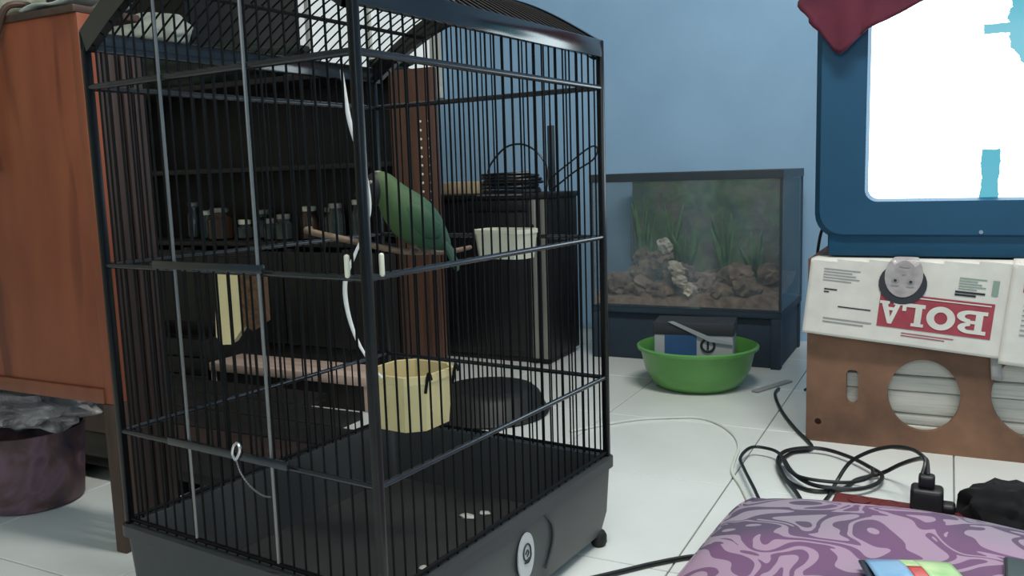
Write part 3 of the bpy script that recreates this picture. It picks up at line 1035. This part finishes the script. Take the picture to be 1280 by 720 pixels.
# ------------------------------------------------------------------ fish tank on its stand
TX0, TX1, TY0, TY1, TZ0, TZ1 = -1.062, -.447, 2.66, 3.06, .180, .612
FT = empty('fish_tank', 'rectangular glass fish tank with dark rim and weedy backdrop', 'aquarium', (TX0, TY0, TZ0))
def tbox(nm, a, b, c, d, e, f, mt, bev=0):
    return MB().box(a - TX0, b - TX0, c - TY0, d - TY0, e - TZ0, f - TZ0, bev=bev).build(nm, mt, FT, smooth=False)
g = .005
tbox('front_pane', TX0, TX1, TY0, TY0 + g, TZ0, TZ1 - .02, 'murky_glass')
tbox('back_pane', TX0, TX1, TY1 - g, TY1, TZ0, TZ1 - .02, 'glass')
tbox('side_pane', TX0, TX0 + g, TY0 + g, TY1 - g, TZ0, TZ1 - .02, 'glass')
tbox('side_pane', TX1 - g, TX1, TY0 + g, TY1 - g, TZ0, TZ1 - .02, 'side_glass')
tbox('bottom_pane', TX0 + g, TX1 - g, TY0 + g, TY1 - g, TZ0, TZ0 + g, 'glass')
for a, b, c, d in ((TX0 - .004, TX1 + .004, TY0 - .004, TY0 + .012), (TX0 - .004, TX1 + .004, TY1 - .012, TY1 + .004), (TX0 - .004, TX0 + .012, TY0 + .012, TY1 - .012), (TX1 - .012, TX1 + .004, TY0 + .012, TY1 - .012)):
    tbox('rim', a, b, c, d, TZ1 - .024, TZ1 + .003, 'tank_frame', .002)
for x in (TX0 - .002, TX1 - .006):
    tbox('corner_seal', x, x + .008, TY0 - .002, TY0 + .006, TZ0, TZ1 - .024, 'tank_frame', .001)
tbox('corner_seal', TX1 - .006, TX1 + .002, TY1 - .006, TY1 + .002, TZ0, TZ1 - .024, 'tank_frame', .001)
tbox('backdrop_sheet', TX0 + .012, TX1 - .008, TY1 - .012, TY1 - .008, TZ0 + .006, TZ1 - .03, 'backdrop')
m = MB()
m.grid(lambda u, v: (TX0 + g + .001 + u * (TX1 - TX0 - 2 * g - .002), TY0 + g + .001 + v * (TY1 - TY0 - .022), TZ0 + .006 if v == 0 else TZ0 + .034 + .05 * v + .03 * noise.noise(Vector((u * 6, v * 4, 1)))), 60, 30)
o = m.build('gravel_bed', 'gravel')
tag(o, 'brown gravel bed covering the bottom of the fish tank', 'gravel', kind='stuff')
random.seed(21)
rk = [(-1.0, 2.74, .23, .06, 0), (-.93, 2.83, .27, .075, 0), (-.90, 2.72, .22, .05, 0), (-.80, 2.84, .265, .06, 0), (-.83, 2.70, .225, .04, 0), (-.70, 2.74, .225, .05, 0), (-.62, 2.86, .27, .06, 0), (-.56, 2.72, .22, .055, 0), (-.64, 2.70, .21, .04, 0), (-.52, 2.88, .27, .05, 0), (-.97, 2.93, .31, .06, 0),
      (-.86, 2.79, .325, .05, 0), (-.80, 2.77, .285, .045, 0), (-.845, 2.78, .372, .035, 1), (-.79, 2.72, .30, .036, 1), (-.77, 2.70, .262, .03, 1), (-.735, 2.69, .235, .034, 1)]
for i, (x, y, z, s, kd) in enumerate(rk):
    s *= .86
    z = max(z, .196 + s * .95)
    o = MB().blob((0, 0, 0), (s, s * .8, s * .75), i + 3, .55, 2.4, 3).build('aquarium_rock', 'pale_rock' if kd else 'rock')
    o.location = (x, y, z)
    o.rotation_euler = (0, R(random.uniform(-30, 30)), R(random.uniform(0, 180)))
    if kd:
        tag(o, 'pale whitish stone among brown rocks in the fish tank', 'rock', 'pale stones in the tank')
    else:
        tag(o, 'rough brown rock on the gravel of the fish tank', 'rock', 'brown rocks in the tank')
for i, (x, y, h, nl) in enumerate([(-.96, 2.92, .30, 9), (-.87, 2.95, .27, 9), (-.80, 2.90, .22, 8), (-.68, 2.95, .24, 8), (-.58, 2.93, .18, 7)]):
    e = empty('water_plant', 'bushy green water plant growing at the back of the fish tank', 'plant', (x, y, .24), 0, 'water plants in the tank')
    for k in range(nl):
        a = 2 * math.pi * k / nl + i
        hh = h * random.uniform(.6, 1)
        sp_ = random.uniform(.01, .05)
        pth = smooth_path([(0, 0, 0), (sp_ * .5 * math.cos(a), sp_ * .5 * math.sin(a), hh * .5), (sp_ * 1.2 * math.cos(a), sp_ * math.sin(a), hh)], 4)
        n = len(pth)
        m = MB()
        m.grid(lambda u, v: tuple(Vector(pth[round(u * (n - 1))]) + Vector((math.sin(a + 1.2), -math.cos(a + 1.2), 0)) * (v - .5) * .022 * math.sin(math.pi * min(.98, u * .92 + .06))), n - 1, 2)
        m.build('frond', 'plant', e, solid=.0012)
# stand
SD = empty('tank_stand', 'dark blue painted stand under the fish tank', 'stand', (TX0, TY0, 0))
def sbox(nm, a, b, c, d, e, f, mt='stand_blue'):
    return MB().box(a - TX0, b - TX0, c - TY0, d - TY0, e, f, bev=.002).build(nm, mt, SD)
sbox('stand_top', TX0 - .002, TX1 + .002, TY0 + .004, TY1 + .002, .158, .1785)
sbox('stand_front', TX0 + .02, TX1 - .02, TY0 + .02, TY0 + .035, .0, .158)
for x in (TX0, TX1 - .03):
    for y in (TY0 + .003, TY1 - .035):
        sbox('stand_leg', x, x + .03, y, y + .03, 0, .158)
sbox('stand_side', TX1 - .02, TX1 - .005, TY0 + .033, TY1 - .035, .0, .158)
sbox('stand_side', TX0 + .005, TX0 + .02, TY0 + .033, TY1 - .035, .0, .158)

# ------------------------------------------------------------------ green basin with carton
bsx, bsy = -.636, 2.40
m = MB(); m.lathe([(.10, 0), (.112, .003), (.130, .018), (.150, .055), (.162, .108), (.167, .116), (.170, .118), (.172, .113), (.173, .120), (.165, .123), (.158, .110), (.146, .058), (.126, .022), (.05, .006)], (bsx, bsy, 0), 64)
tag(m.build('green_basin', 'basin'), 'bright green round plastic wash basin on the tiles before the fish tank', 'basin')
CT = empty('carton', 'blue and white printed carton standing in the green basin', 'carton', (bsx + .0, bsy + .0, .0075), R(8))
MB().box(-.115, .105, -.055, .055, 0, .172, bev=.003).build('carton_body', 'carton_white_shaded', CT)
MB().box(-.085, .005, -.057, -.0555, .01, .150).build('blue_print', 'carton_blue', CT, smooth=False)
MB().box(-.118, .108, -.058, .058, .150, .186, bev=.003).build('carton_lid', 'carton_dark', CT)
m = MB(); m.tube([(.018 * math.cos(2 * math.pi * k / 20) + .036, -.0565, .122 + .018 * math.sin(2 * math.pi * k / 20)) for k in range(20)], .0035, 6, closed=True)
m.build('round_mark', 'ink', CT)
m = MB(); m.tube([(.036, -.0565, .110), (.036, -.0565, .134)], .003, 6); m.build('round_mark', 'ink', CT)
m = MB(); m.prism([(-.075, .188), (-.06, .190), (.048, .145), (.105, .134), (.105, .126), (.04, .134)], -.0615, -.0595)
m.build('white_strap', 'carton_white_shaded', CT, smooth=False)
m = MB(); m.box(-.415, -.395, 2.36, 2.53, 0.001, .006, bev=.001, M=Matrix.Translation((-.43, 2.45, 0)) @ Matrix.Rotation(R(-24), 4, 'Z') @ Matrix.Translation((.405, -2.45, 0)))
tag(m.build('stick', 'news_grey'), 'thin grey stick lying on the floor beside the green basin', 'stick')

# ------------------------------------------------------------------ old speaker box under the television
BX0, BX1, BY0, BY1, BH = -.276, .60, 1.988, 2.42, .417
SB = empty('speaker_box', 'old brown wooden speaker box with round holes under the television', 'speaker box', (BX0, BY0, 0))


def holed_board():
    cu = bpy.data.curves.new('front_board', 'CURVE')
    cu.dimensions = '2D'
    cu.fill_mode = 'BOTH'
    cu.extrude = .008
    def poly(pts):
        s = cu.splines.new('POLY')
        s.points.add(len(pts) - 1)
        for p, (x, z) in zip(s.points, pts):
            p.co = (x - BX0, z, 0, 1)
        s.use_cyclic_u = True
    poly([(BX0, 0), (BX1, 0), (BX1, BH), (BX0, BH)])
    circ = lambda cx, cz, rx, rz, n=48: [(cx + rx * math.cos(2 * math.pi * k / n), cz + rz * math.sin(2 * math.pi * k / n)) for k in range(n)]
    poly(circ(-.036, .125, .0705, .079))
    poly(circ(.185, .142, .094, .094))
    poly(circ(.44, .142, .094, .094))
    sl = []
    for cz, s in ((.160, 1), (.107, -1)):
        for k in range(13):
            a = math.pi * k / 12 if s > 0 else math.pi + math.pi * k / 12
            sl.append((-.179 + .0125 * math.cos(a), cz + .0125 * math.sin(a)))
    poly(sl)
    poly(circ(-.250, .046, .0075, .0075, 20))
    tmp = bpy.data.objects.new('tmp_board', cu)
    COL.objects.link(tmp)
    dg = bpy.context.evaluated_depsgraph_get()
    me = bpy.data.meshes.new_from_object(tmp.evaluated_get(dg))
    bpy.data.objects.remove(tmp, do_unlink=True)
    bpy.data.curves.remove(cu)
    me.materials.clear()
    me.materials.append(MATS['box_wood'])
    o = link('front_board', me, SB, loc=(0, .008, 0), rot=(R(90), 0, 0))
    return o


holed_board()
def bbox(nm, a, b, c, d, e, f, mt='box_wood'):
    return MB().box(a - BX0, b - BX0, c - BY0, d - BY0, e, f).build(nm, mt, SB, smooth=False)
bbox('side_board', BX0, BX0 + .014, BY0 + .016, BY1, 0, BH)
bbox('side_board', BX1 - .014, BX1, BY0 + .016, BY1, 0, BH)
bbox('top_board', BX0 + .014, BX1 - .014, BY0 + .016, BY1, BH - .014, BH)
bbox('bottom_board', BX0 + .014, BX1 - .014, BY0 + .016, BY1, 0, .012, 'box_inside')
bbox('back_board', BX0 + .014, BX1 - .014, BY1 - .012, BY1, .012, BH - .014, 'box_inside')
MB().tube([(.026, .006, .046), (.026, .012, .046)], .0085, 16).build('screw', 'box_inside', SB)
# old papers stacked inside, seen through the holes
z = .0125
for i, h in enumerate((.040, .026, .050, .034, .046, .030)):
    x0 = -.235 + .012 * ((i * 7) % 3)
    o = MB().box(x0, .56 - .02 * (i % 2), 2.0065 + .003 * ((i * 5) % 3), 2.36, z, z + h - .0012, bev=.004).build('paper_bundle', 'paper_stack')
    tag(o, ('lowest', 'second lowest', 'third lowest', 'third highest', 'second highest', 'topmost')[i] + ' bundle of old newspapers stacked inside the wooden speaker box', 'newspapers', 'papers inside the speaker box')
    z += h

# ------------------------------------------------------------------ newspaper hanging over the box front
NP = empty('newspaper', 'newspaper sheet hanging upside down over the speaker box with a red banner', 'newspaper', (-.268, 1.98, .42))
E1, G1 = Vector((.9955, -.0905)), Vector((-.100, -.995))
def npt(s, t, lift=0.0):
    """s along the print line, t down the sheet -> point local to the newspaper"""
    x = s * E1.x + t * G1.x
    z = s * E1.y + t * G1.y
    wob = .0018 * math.sin(9 * s + 4 * t) + .002 * math.sin(23 * s) * max(0, t) * 4
    if z > -.001:
        return Vector((x, .006 + (z + .001), -.0005 + lift))
    return Vector((x, -.004 - wob - lift - .010 * max(0, t / .16) ** 2 * .6, z))
m = MB()
m.grid(lambda u, v: npt(u * .398, -.06 + v * .226), 50, 36)
m.build('sheet', 'newsprint', NP, solid=.0006)
def flat(nm, mt, s0, s1, t0, t1, lift=.0012, nu=12, nv=4, parent=None):
    m = MB()
    m.grid(lambda u, v: npt(s0 + (s1 - s0) * u, t0 + (t1 - t0) * v, lift), nu, nv)
    return m.build(nm, mt, parent or NP)
ban = flat('banner', 'news_red', .150, .366, .056, .130)
# slab letters, each drawn upright in a unit box then turned upside down
def rects_to(nm, shapes, s_right, wid, t_top, hgt):
    """shapes: list of outlines in (x right, y up) 0..1 as read; sheet hangs upside down"""
    m = MB()
    for sh in shapes:
        m.bm.faces.new([m.bm.verts.new(npt(s_right - wid * x, t_top + hgt * y, .0024)) for x, y in sh])
    return m.build(nm, 'newsprint', ban, smooth=False)
def bar(x0, x1, y0, y1):
    return [(x0, y0), (x1, y0), (x1, y1), (x0, y1)]
def ringq(cx, cy, rx, ry, ix, iy, a0, a1, n=20):
    out = []
    for k in range(n):
        a, b = R(a0 + (a1 - a0) * k / n), R(a0 + (a1 - a0) * (k + 1) / n)
        out.append([(cx + rx * math.cos(a), cy + ry * math.sin(a)), (cx + rx * math.cos(b), cy + ry * math.sin(b)), (cx + ix * math.cos(b), cy + iy * math.sin(b)), (cx + ix * math.cos(a), cy + iy * math.sin(a))])
    return out
LB = [bar(.14, .38, .1, .9), bar(0, .55, 0, .16), bar(0, .55, .84, 1), bar(.3, .55, .43, .57)] + ringq(.53, .76, .40, .24, .16, .09, -90, 90) + ringq(.55, .27, .45, .27, .19, .11, -90, 90)
LO = ringq(.5, .5, .5, .52, .23, .27, 0, 360, 32)
LL = [bar(.12, .40, .1, .9), bar(0, .52, .86, 1), bar(0, .95, 0, .17), bar(.78, .95, .17, .36)]
LA = [[(.08, .08), (.30, .08), (.58, 1), (.40, 1)], [(.40, 1), (.58, 1), (.94, .08), (.66, .08)], bar(.26, .72, .26, .40), bar(0, .40, 0, .13), bar(.58, 1.02, 0, .13)]
for ch_, sh, sr, wd in (('letter', LB, .356, .056), ('letter', LO, .298, .054), ('letter', LL, .240, .046), ('letter', LA, .196, .044)):
    rects_to(ch_, sh, sr, wd, .074, .048)
flat('banner_strapline', 'newsprint', .20, .36, .060, .0625, .0022, parent=ban)
# upside-down portrait
def disc(nm, mt, cs, ct, rs, rt, lift, par, a0=0, a1=360, inner=0):
    m = MB()
    n = 28
    def f(u, v):
        a = R(a0 + (a1 - a0) * u)
        k = inner + (1 - inner) * v
        return npt(cs + rs * k * math.cos(a), ct + rt * k * math.sin(a), lift)
    m.grid(f, n, 3)
    return m.build(nm, mt, par)
por = disc('portrait', 'carton_dark', .190, .034, .047, .044, .0030, NP)
disc('face', 'skin_print', .190, .016, .037, .047, .0044, por)
for q in (.175, .205):
    disc('eye', 'news_grey', q, .028, .008, .0045, .0054, por)
    disc('pupil', 'ink', q, .028, .0032, .0026, .0062, por)
    disc('eyebrow', 'news_grey', q, .038, .009, .0016, .0054, por)
disc('mouth', 'news_grey', .190, -.004, .011, .0028, .0054, por)
disc('nose', 'news_grey', .190, .011, .0045, .0035, .0054, por)
# illegible small print
for (s0, s1, t0, rows, gap, hh, mt) in ((.03, .105, .018, 5, .0062, .0022, 'news_grey'), (.035, .062, .062, 2, .006, .003, 'ink'), (.068, .135, .098, 1, .006, .0028, 'ink'), (.04, .14, .126, 2, .0075, .003, 'news_grey'), (.295, .345, .008, 5, .0055, .0024, 'news_green'), (.290, .345, .036, 2, .006, .0045, 'ink'), (.20, .30, .138, 2, .0055, .002, 'news_red')):
    for k in range(rows):
        flat('print_line', mt, s0, s1 - .008 * ((k * 5) % 3), t0 + gap * k, t0 + gap * k + hh, .0012, 6, 1)
flat('print_block', 'news_green', .356, .368, .008, .040, .0012, 3, 3)
# second sheet beside it
N2 = empty('newspaper', 'plain grey-white newspaper page hanging beside the red-banner sheet', 'newspaper', (-.268, 1.98, .42))
m = MB()
m.grid(lambda u, v: npt(.386 + u * .42, -.06 + v * .235, .0035), 40, 30)
m.build('sheet', 'newsprint', N2, solid=.0006)
for k in range(9):
    m = MB(); m.grid(lambda u, v: npt(.415 + u * (.12 - .01 * (k % 3)), .03 + .010 * k + v * .003, .0050), 6, 1); m.build('print_line', 'news_grey', N2)
m = MB(); m.grid(lambda u, v: npt(.410 + u * .04, .005 + v * .02, .0050), 6, 2); m.build('print_block', 'news_red', N2)
m = MB(); m.grid(lambda u, v: (.085 + .02 * u + .004 * v, 1.9765 + .001 * math.sin(6 * v), .232 - .058 * v), 3, 6)
tag(m.build('tape_strip', 'news_grey', solid=.0006), 'grey strip of tape hanging below the newspapers on the box', 'tape')

# ------------------------------------------------------------------ television
VX0, VX1, VY, VZ0, VZ1 = -.266, .53, 1.995, .4225, 1.075
TV = empty('television', 'old dark blue-grey tube television showing a blown-out bright picture', 'television', (0, VY, VZ0))


def rr2(x0, x1, z0, z1, r, n=6):
    out = []
    for cx, cz, a0 in ((x1 - r, z1 - r, 0), (x0 + r, z1 - r, 90), (x0 + r, z0 + r, 180), (x1 - r, z0 + r, 270)):
        for k in range(n + 1):
            a = R(a0 + 90 * k / n)
            out.append((cx + r * math.cos(a), cz + r * math.sin(a)))
    return out


def strip(levels, nm, mt, par, capend=True):
    m = MB()
    rg = []
    for pts, y in levels:
        rg.append([m.bm.verts.new((x, y, z - VZ0)) for x, z in pts])
    for A, B in zip(rg, rg[1:]):
        n = len(A)
        for k in range(n):
            m.bm.faces.new((A[k], A[(k + 1) % n], B[(k + 1) % n], B[k]))
    if capend:
        m.bm.faces.new(rg[-1])
    return m.build(nm, mt, par)


BZ0 = .462
SX0, SX1, SZ0, SZ1 = -.157, .421, .548, .985
strip([(rr2(SX0, SX1, SZ0, SZ1, .022), .022), (rr2(SX0 - .006, SX1 + .006, SZ0 - .006, SZ1 + .006, .026), .0), (rr2(VX0 + .012, VX1 - .012, BZ0 + .010, VZ1 - .012, .05), -.004), (rr2(VX0, VX1, BZ0, VZ1, .055), .012), (rr2(VX0, VX1, BZ0, VZ1, .055), .075), (rr2(VX0 + .012, VX1 - .012, BZ0 + .010, VZ1 - .012, .05), .08)], 'bezel', 'tv_body', TV, capend=True)
strip([(rr2(VX0 + .02, VX1 - .02, BZ0 + .02, VZ1 - .015, .05), .080), (rr2(VX0 + .03, VX1 - .03, BZ0 + .02, VZ1 - .03, .05), .20), (rr2(VX0 + .16, VX1 - .16, BZ0 + .06, VZ1 - .14, .06), .38), (rr2(VX0 + .18, VX1 - .18, BZ0 + .09, VZ1 - .18, .06), .42)], 'rear_shell', 'tv_dark', TV)
m = MB(); m.box(VX0 + .028, VX1 - .028, .004, .34, .0, .058, bev=.010); m.build('base_foot', 'tv_body', TV)
m = MB()
def scr(u, v):
    x = SX0 - .004 + (SX1 - SX0 + .008) * u
    z = SZ0 - .004 + (SZ1 - SZ0 + .008) * v - VZ0
    bul = .018 * (1 - (2 * u - 1) ** 2) * (1 - (2 * v - 1) ** 2)
    return (x, .0205 - bul, z)
m.grid(scr, 30, 24)
so = m.build('screen', 'tv_picture', TV)
for v in so.data.vertices:      # keep screen coordinates in room x / z for the picture shapes
    pass
so.location = (0, 0, 0)
MB().tube([(.06, -.006, .055), (.06, .004, .055)], .004, 12).build('power_light', 'chrome', TV)
# move the screen's object space so the picture is laid out in metres
so.data.transform(Matrix.Translation((0, 0, VZ0)))
so.location = (0, 0, -VZ0)
m = MB(); m.tube(smooth_path([(-.10, 2.428, .56), (-.20, 2.43, .53), (-.285, 2.42, .48), (-.310, 2.41, .40), (-.312, 2.40, .25), (-.315, 2.40, .05), (-.34, 2.42, .006)]), .004, 8)
tag(m.build('antenna_lead', 'cable_black'), 'dark lead running down behind the television', 'cable')

# red cloth draped over the top corner of the television
RC = MB()
NU, NV = 60, 30
def clothpt(u, v):
    # u across (left side overhang -> right), v from the top of the set down the front
    X = -.286 + .78 * u
    if u < .5:
        low = [(0, .925), (.035, .905), (.075, .850), (.10, .862), (.145, .898), (.19, .912), (.24, .928), (.31, .952), (.40, .985), (.5, 1.02), (1, 1.05)]
    else:
        low = [(0.4, .985), (.5, 1.02), (1, 1.06)]
    for (a, za), (b, zb) in zip(low, low[1:]):
        if a <= u <= b:
            zl = za + (zb - za) * (u - a) / (b - a)
            break
    top = VZ1 + .004
    fold = .008 * math.sin(u * 55 + v * 2) * v + .005 * math.sin(u * 23)
    total = .12 + (top - zl)
    d = v * total
    if d < .12:
        return (X, VY + .105 - d, top + .002 * math.sin(u * 40))
    jag = (.010 * math.sin((d - .12) * 95) - .006) * max(0, 1 - u / .06)
    return (X + jag + .006 * math.sin(v * 7 + u * 9), VY - .016 - abs(fold) - .004, top - (d - .12))
RC.grid(clothpt, NU, NV)
tag(RC.build('red_cloth', 'red_cloth', solid=.002), 'dark red cloth draped over the top corner of the television', 'cloth')

# ------------------------------------------------------------------ cables, plugs and power strip on the floor
def cable(name, label, xy, rad, mt, tail=None, z=None):
    pts = [(x, y, (z or rad)) for x, y in xy]
    if tail:
        pts += tail
    P = smooth_path(pts, 8)
    tag(MB().tube(P, rad, 8).build(name, mt), label, 'cable')
PX, PY = -.018, 1.585
cable('power_cable', 'thick black power cable running along the box to the upright plug', [(-.41, 2.42), (-.407, 2.349), (-.363, 2.192), (-.307, 2.048), (-.264, 1.957), (-.254, 1.91), (-.286, 1.873), (-.301, 1.799), (-.284, 1.725), (-.255, 1.678), (-.211, 1.657), (-.165, 1.688), (-.145, 1.750)], .0043, 'cable_black', [(-.101, 1.784, .013), (-.069, 1.76, .042), (-.040, 1.711, .072), (-.024, 1.654, .093), (PX - .002, 1.61, .099), (PX, PY, .086)])
cable('extension_lead', 'black cable arching up from the cushion to the upright plug', [(-.188, 1.512), (-.190, 1.590), (-.184, 1.65)], .0038, 'cable_black', [(-.177, 1.70, .014), (-.155, 1.716, .050), (-.118, 1.705, .080), (-.080, 1.693, .097), (-.048, 1.666, .105), (-.030, 1.632, .107), (-.022, 1.605, .104), (PX - .008, PY + .002, .086)])
cable('coiled_cable', 'black cable lying in a flat oval coil on the white tiles', [(-.205, 1.512), (-.234, 1.600), (-.273, 1.688), (-.302, 1.78), (-.299, 1.848), (-.265, 1.887), (-.22, 1.893), (-.167, 1.858), (-.126, 1.81), (-.101, 1.769), (-.106, 1.719), (-.135, 1.676), (-.177, 1.663), (-.222, 1.67), (-.262, 1.72), (-.290, 1.79)], .0043, 'cable_black', z=.0128)
cable('looped_cable', 'thin black cable making a small hook-shaped loop beside the coil', [(-.285, 1.512), (-.312, 1.585), (-.353, 1.689), (-.373, 1.752), (-.367, 1.824), (-.337, 1.833), (-.304, 1.807), (-.270, 1.715), (-.239, 1.679), (-.190, 1.674), (-.145, 1.690), (-.118, 1.735), (-.120, 1.785)], .0036, 'cable_black', z=.0205)
cable('white_cable', 'thin white cable curving over the tiles from behind the cage', [(-.80, 1.84), (-.742, 1.925), (-.678, 1.998), (-.606, 2.041), (-.548, 2.063), (-.494, 2.037), (-.437, 1.963), (-.404, 1.877), (-.392, 1.784), (-.380, 1.705), (-.345, 1.628), (-.30, 1.515)], .0032, 'cable_white')
cable('black_lead', 'short black lead on the floor between cage and cushion', [(-.53, 1.09), (-.462, 1.168), (-.43, 1.206), (-.398, 1.244), (-.357, 1.285), (-.32, 1.31)], .0042, 'cable_black')
PS = empty('power_strip', 'maroon plastic power strip lying behind the cushion', 'power strip', (-.042, 1.585, 0), R(-3))
MB().box(-.13, .14, -.027, .027, 0, .024, bev=.006, seg=3).build('strip_body', 'strip_maroon', PS)
for x in (-.085, -.035, .09):
    MB().lathe([(.018, .0235), (.0195, .0255), (.016, .0255), (.0155, .0245)], (x, 0, 0), 24).build('socket', 'strip_maroon', PS)
PL = empty('plug', 'bulky black plug standing upright in the maroon power strip', 'plug', (PX, PY, .0258))
MB().box(-.026, .026, -.022, .022, 0, .040, bev=.007, seg=3).build('plug_body', 'plug_black', PL)
MB().box(-.014, .012, -.013, .013, .039, .062, bev=.005, seg=3).build('plug_neck', 'plug_black', PL)
MB().box(.02, .045, -.015, .015, 0, .016, bev=.006, seg=3).build('plug_heel', 'plug_black', PL)
m = MB(); m.blob((.097, 1.60, .030), (.066, .045, .055), 5, .30, 2.6, 4, flat=0.0)
tag(m.build('black_bundle', 'black_cloth'), 'lumpy black cloth bundle on the tiles behind the cushion', 'bundle')

# ------------------------------------------------------------------ cushion in the foreground
CX0, CX1, CY0, CY1 = -.338, .345, .90, 1.515
CU = empty('cushion', 'flat mauve cushion with purple scroll pattern lying on the floor', 'cushion', ((CX0 + CX1) / 2, (CY0 + CY1) / 2, 0), R(-3.5))
hw, hh_ = (CX1 - CX0) / 2, (CY1 - CY0) / 2
def cush(sign):
    def f(u, v):
        a, b = 2 * u - 1, 2 * v - 1
        # pillow outline: sides pulled in a little between the corners
        x = hw * a * (1 - .05 * b ** 8)
        y = hh_ * b * (1 - .04 * a ** 8)
        k = max(0, (1 - abs(a) ** 2.6)) ** .55 * max(0, (1 - abs(b) ** 2.6)) ** .55
        if sign > 0:
            z = .024 + .068 * k + .006 * noise.noise(Vector((x * 7, y * 7, 0))) * k ** .4
            z += .010 * math.sin(14 * x + 9 * y) * (1 - k) * k
        else:
            z = .024 - .0235 * min(1, k * 1.6)
        return (x, y, z)
    return f
m = MB()
m.grid(cush(1), 60, 52)
m.grid(cush(-1), 60, 52)
bmesh.ops.remove_doubles(m.bm, verts=m.bm.verts, dist=1e-5)
m.build('cover', 'cushion', CU)
per = []
for k in range(161):
    s = k / 160 * 4
    q, fq = int(s) % 4, s - int(s)
    u, v = ((fq, 0), (1, fq), (1 - fq, 1), (0, 1 - fq))[q]
    per.append(cush(1)(u, v))
MB().tube(per[:-1], .0028, 6, closed=True).build('piping', 'cushion', CU)

# things lying on the cushion
PK = empty('snack_packet', 'glossy blue, red and green snack packet lying on the cushion', 'packet', (-.012, 1.118, .0955), R(18))
def pk(nm, mt, x0, x1, z0, w0=-.07, w1=.07):
    m = MB()
    m.grid(lambda u, v: (x0 + (x1 - x0) * u, w0 + (w1 - w0) * v, z0 + .014 * math.sin(math.pi * (.06 + .88 * (w0 + (w1 - w0) * v + .07) / .14)) * math.sin(math.pi * min(1, max(0, (x0 + (x1 - x0) * u + .062) / .124))) ** .6), 8, 10)
    return m.build(nm, mt, PK, solid=.001)
pk('blue_panel', 'pack_blue', -.054, -.012, .005)
pk('red_panel', 'pack_red', -.012, .006, .0052, -.07, .035)
pk('pale_panel', 'pack_green', -.012, .006, .005, .035, .07)
pk('green_panel', 'pack_green', .006, .052, .005)
MB().box(-.062, -.054, -.07, .07, .002, .006, bev=.001).build('packet_edge', 'pack_dark', PK)
MB().box(-.054, .052, -.069, .069, .0, .004, bev=.001).build('packet_back', 'pack_dark', PK)
PH = empty('phone', 'dark teal phone lying on the cushion beside the snack packet', 'phone', (.114, 1.165, .0955), R(-2))
MB().box(-.038, .038, -.075, .075, 0, .011, bev=.0045, seg=4).build('phone_case', 'phone', PH)
MB().box(-.034, .034, -.068, .068, .0105, .0118, bev=.0005, seg=1).build('phone_glass', 'phone', PH)
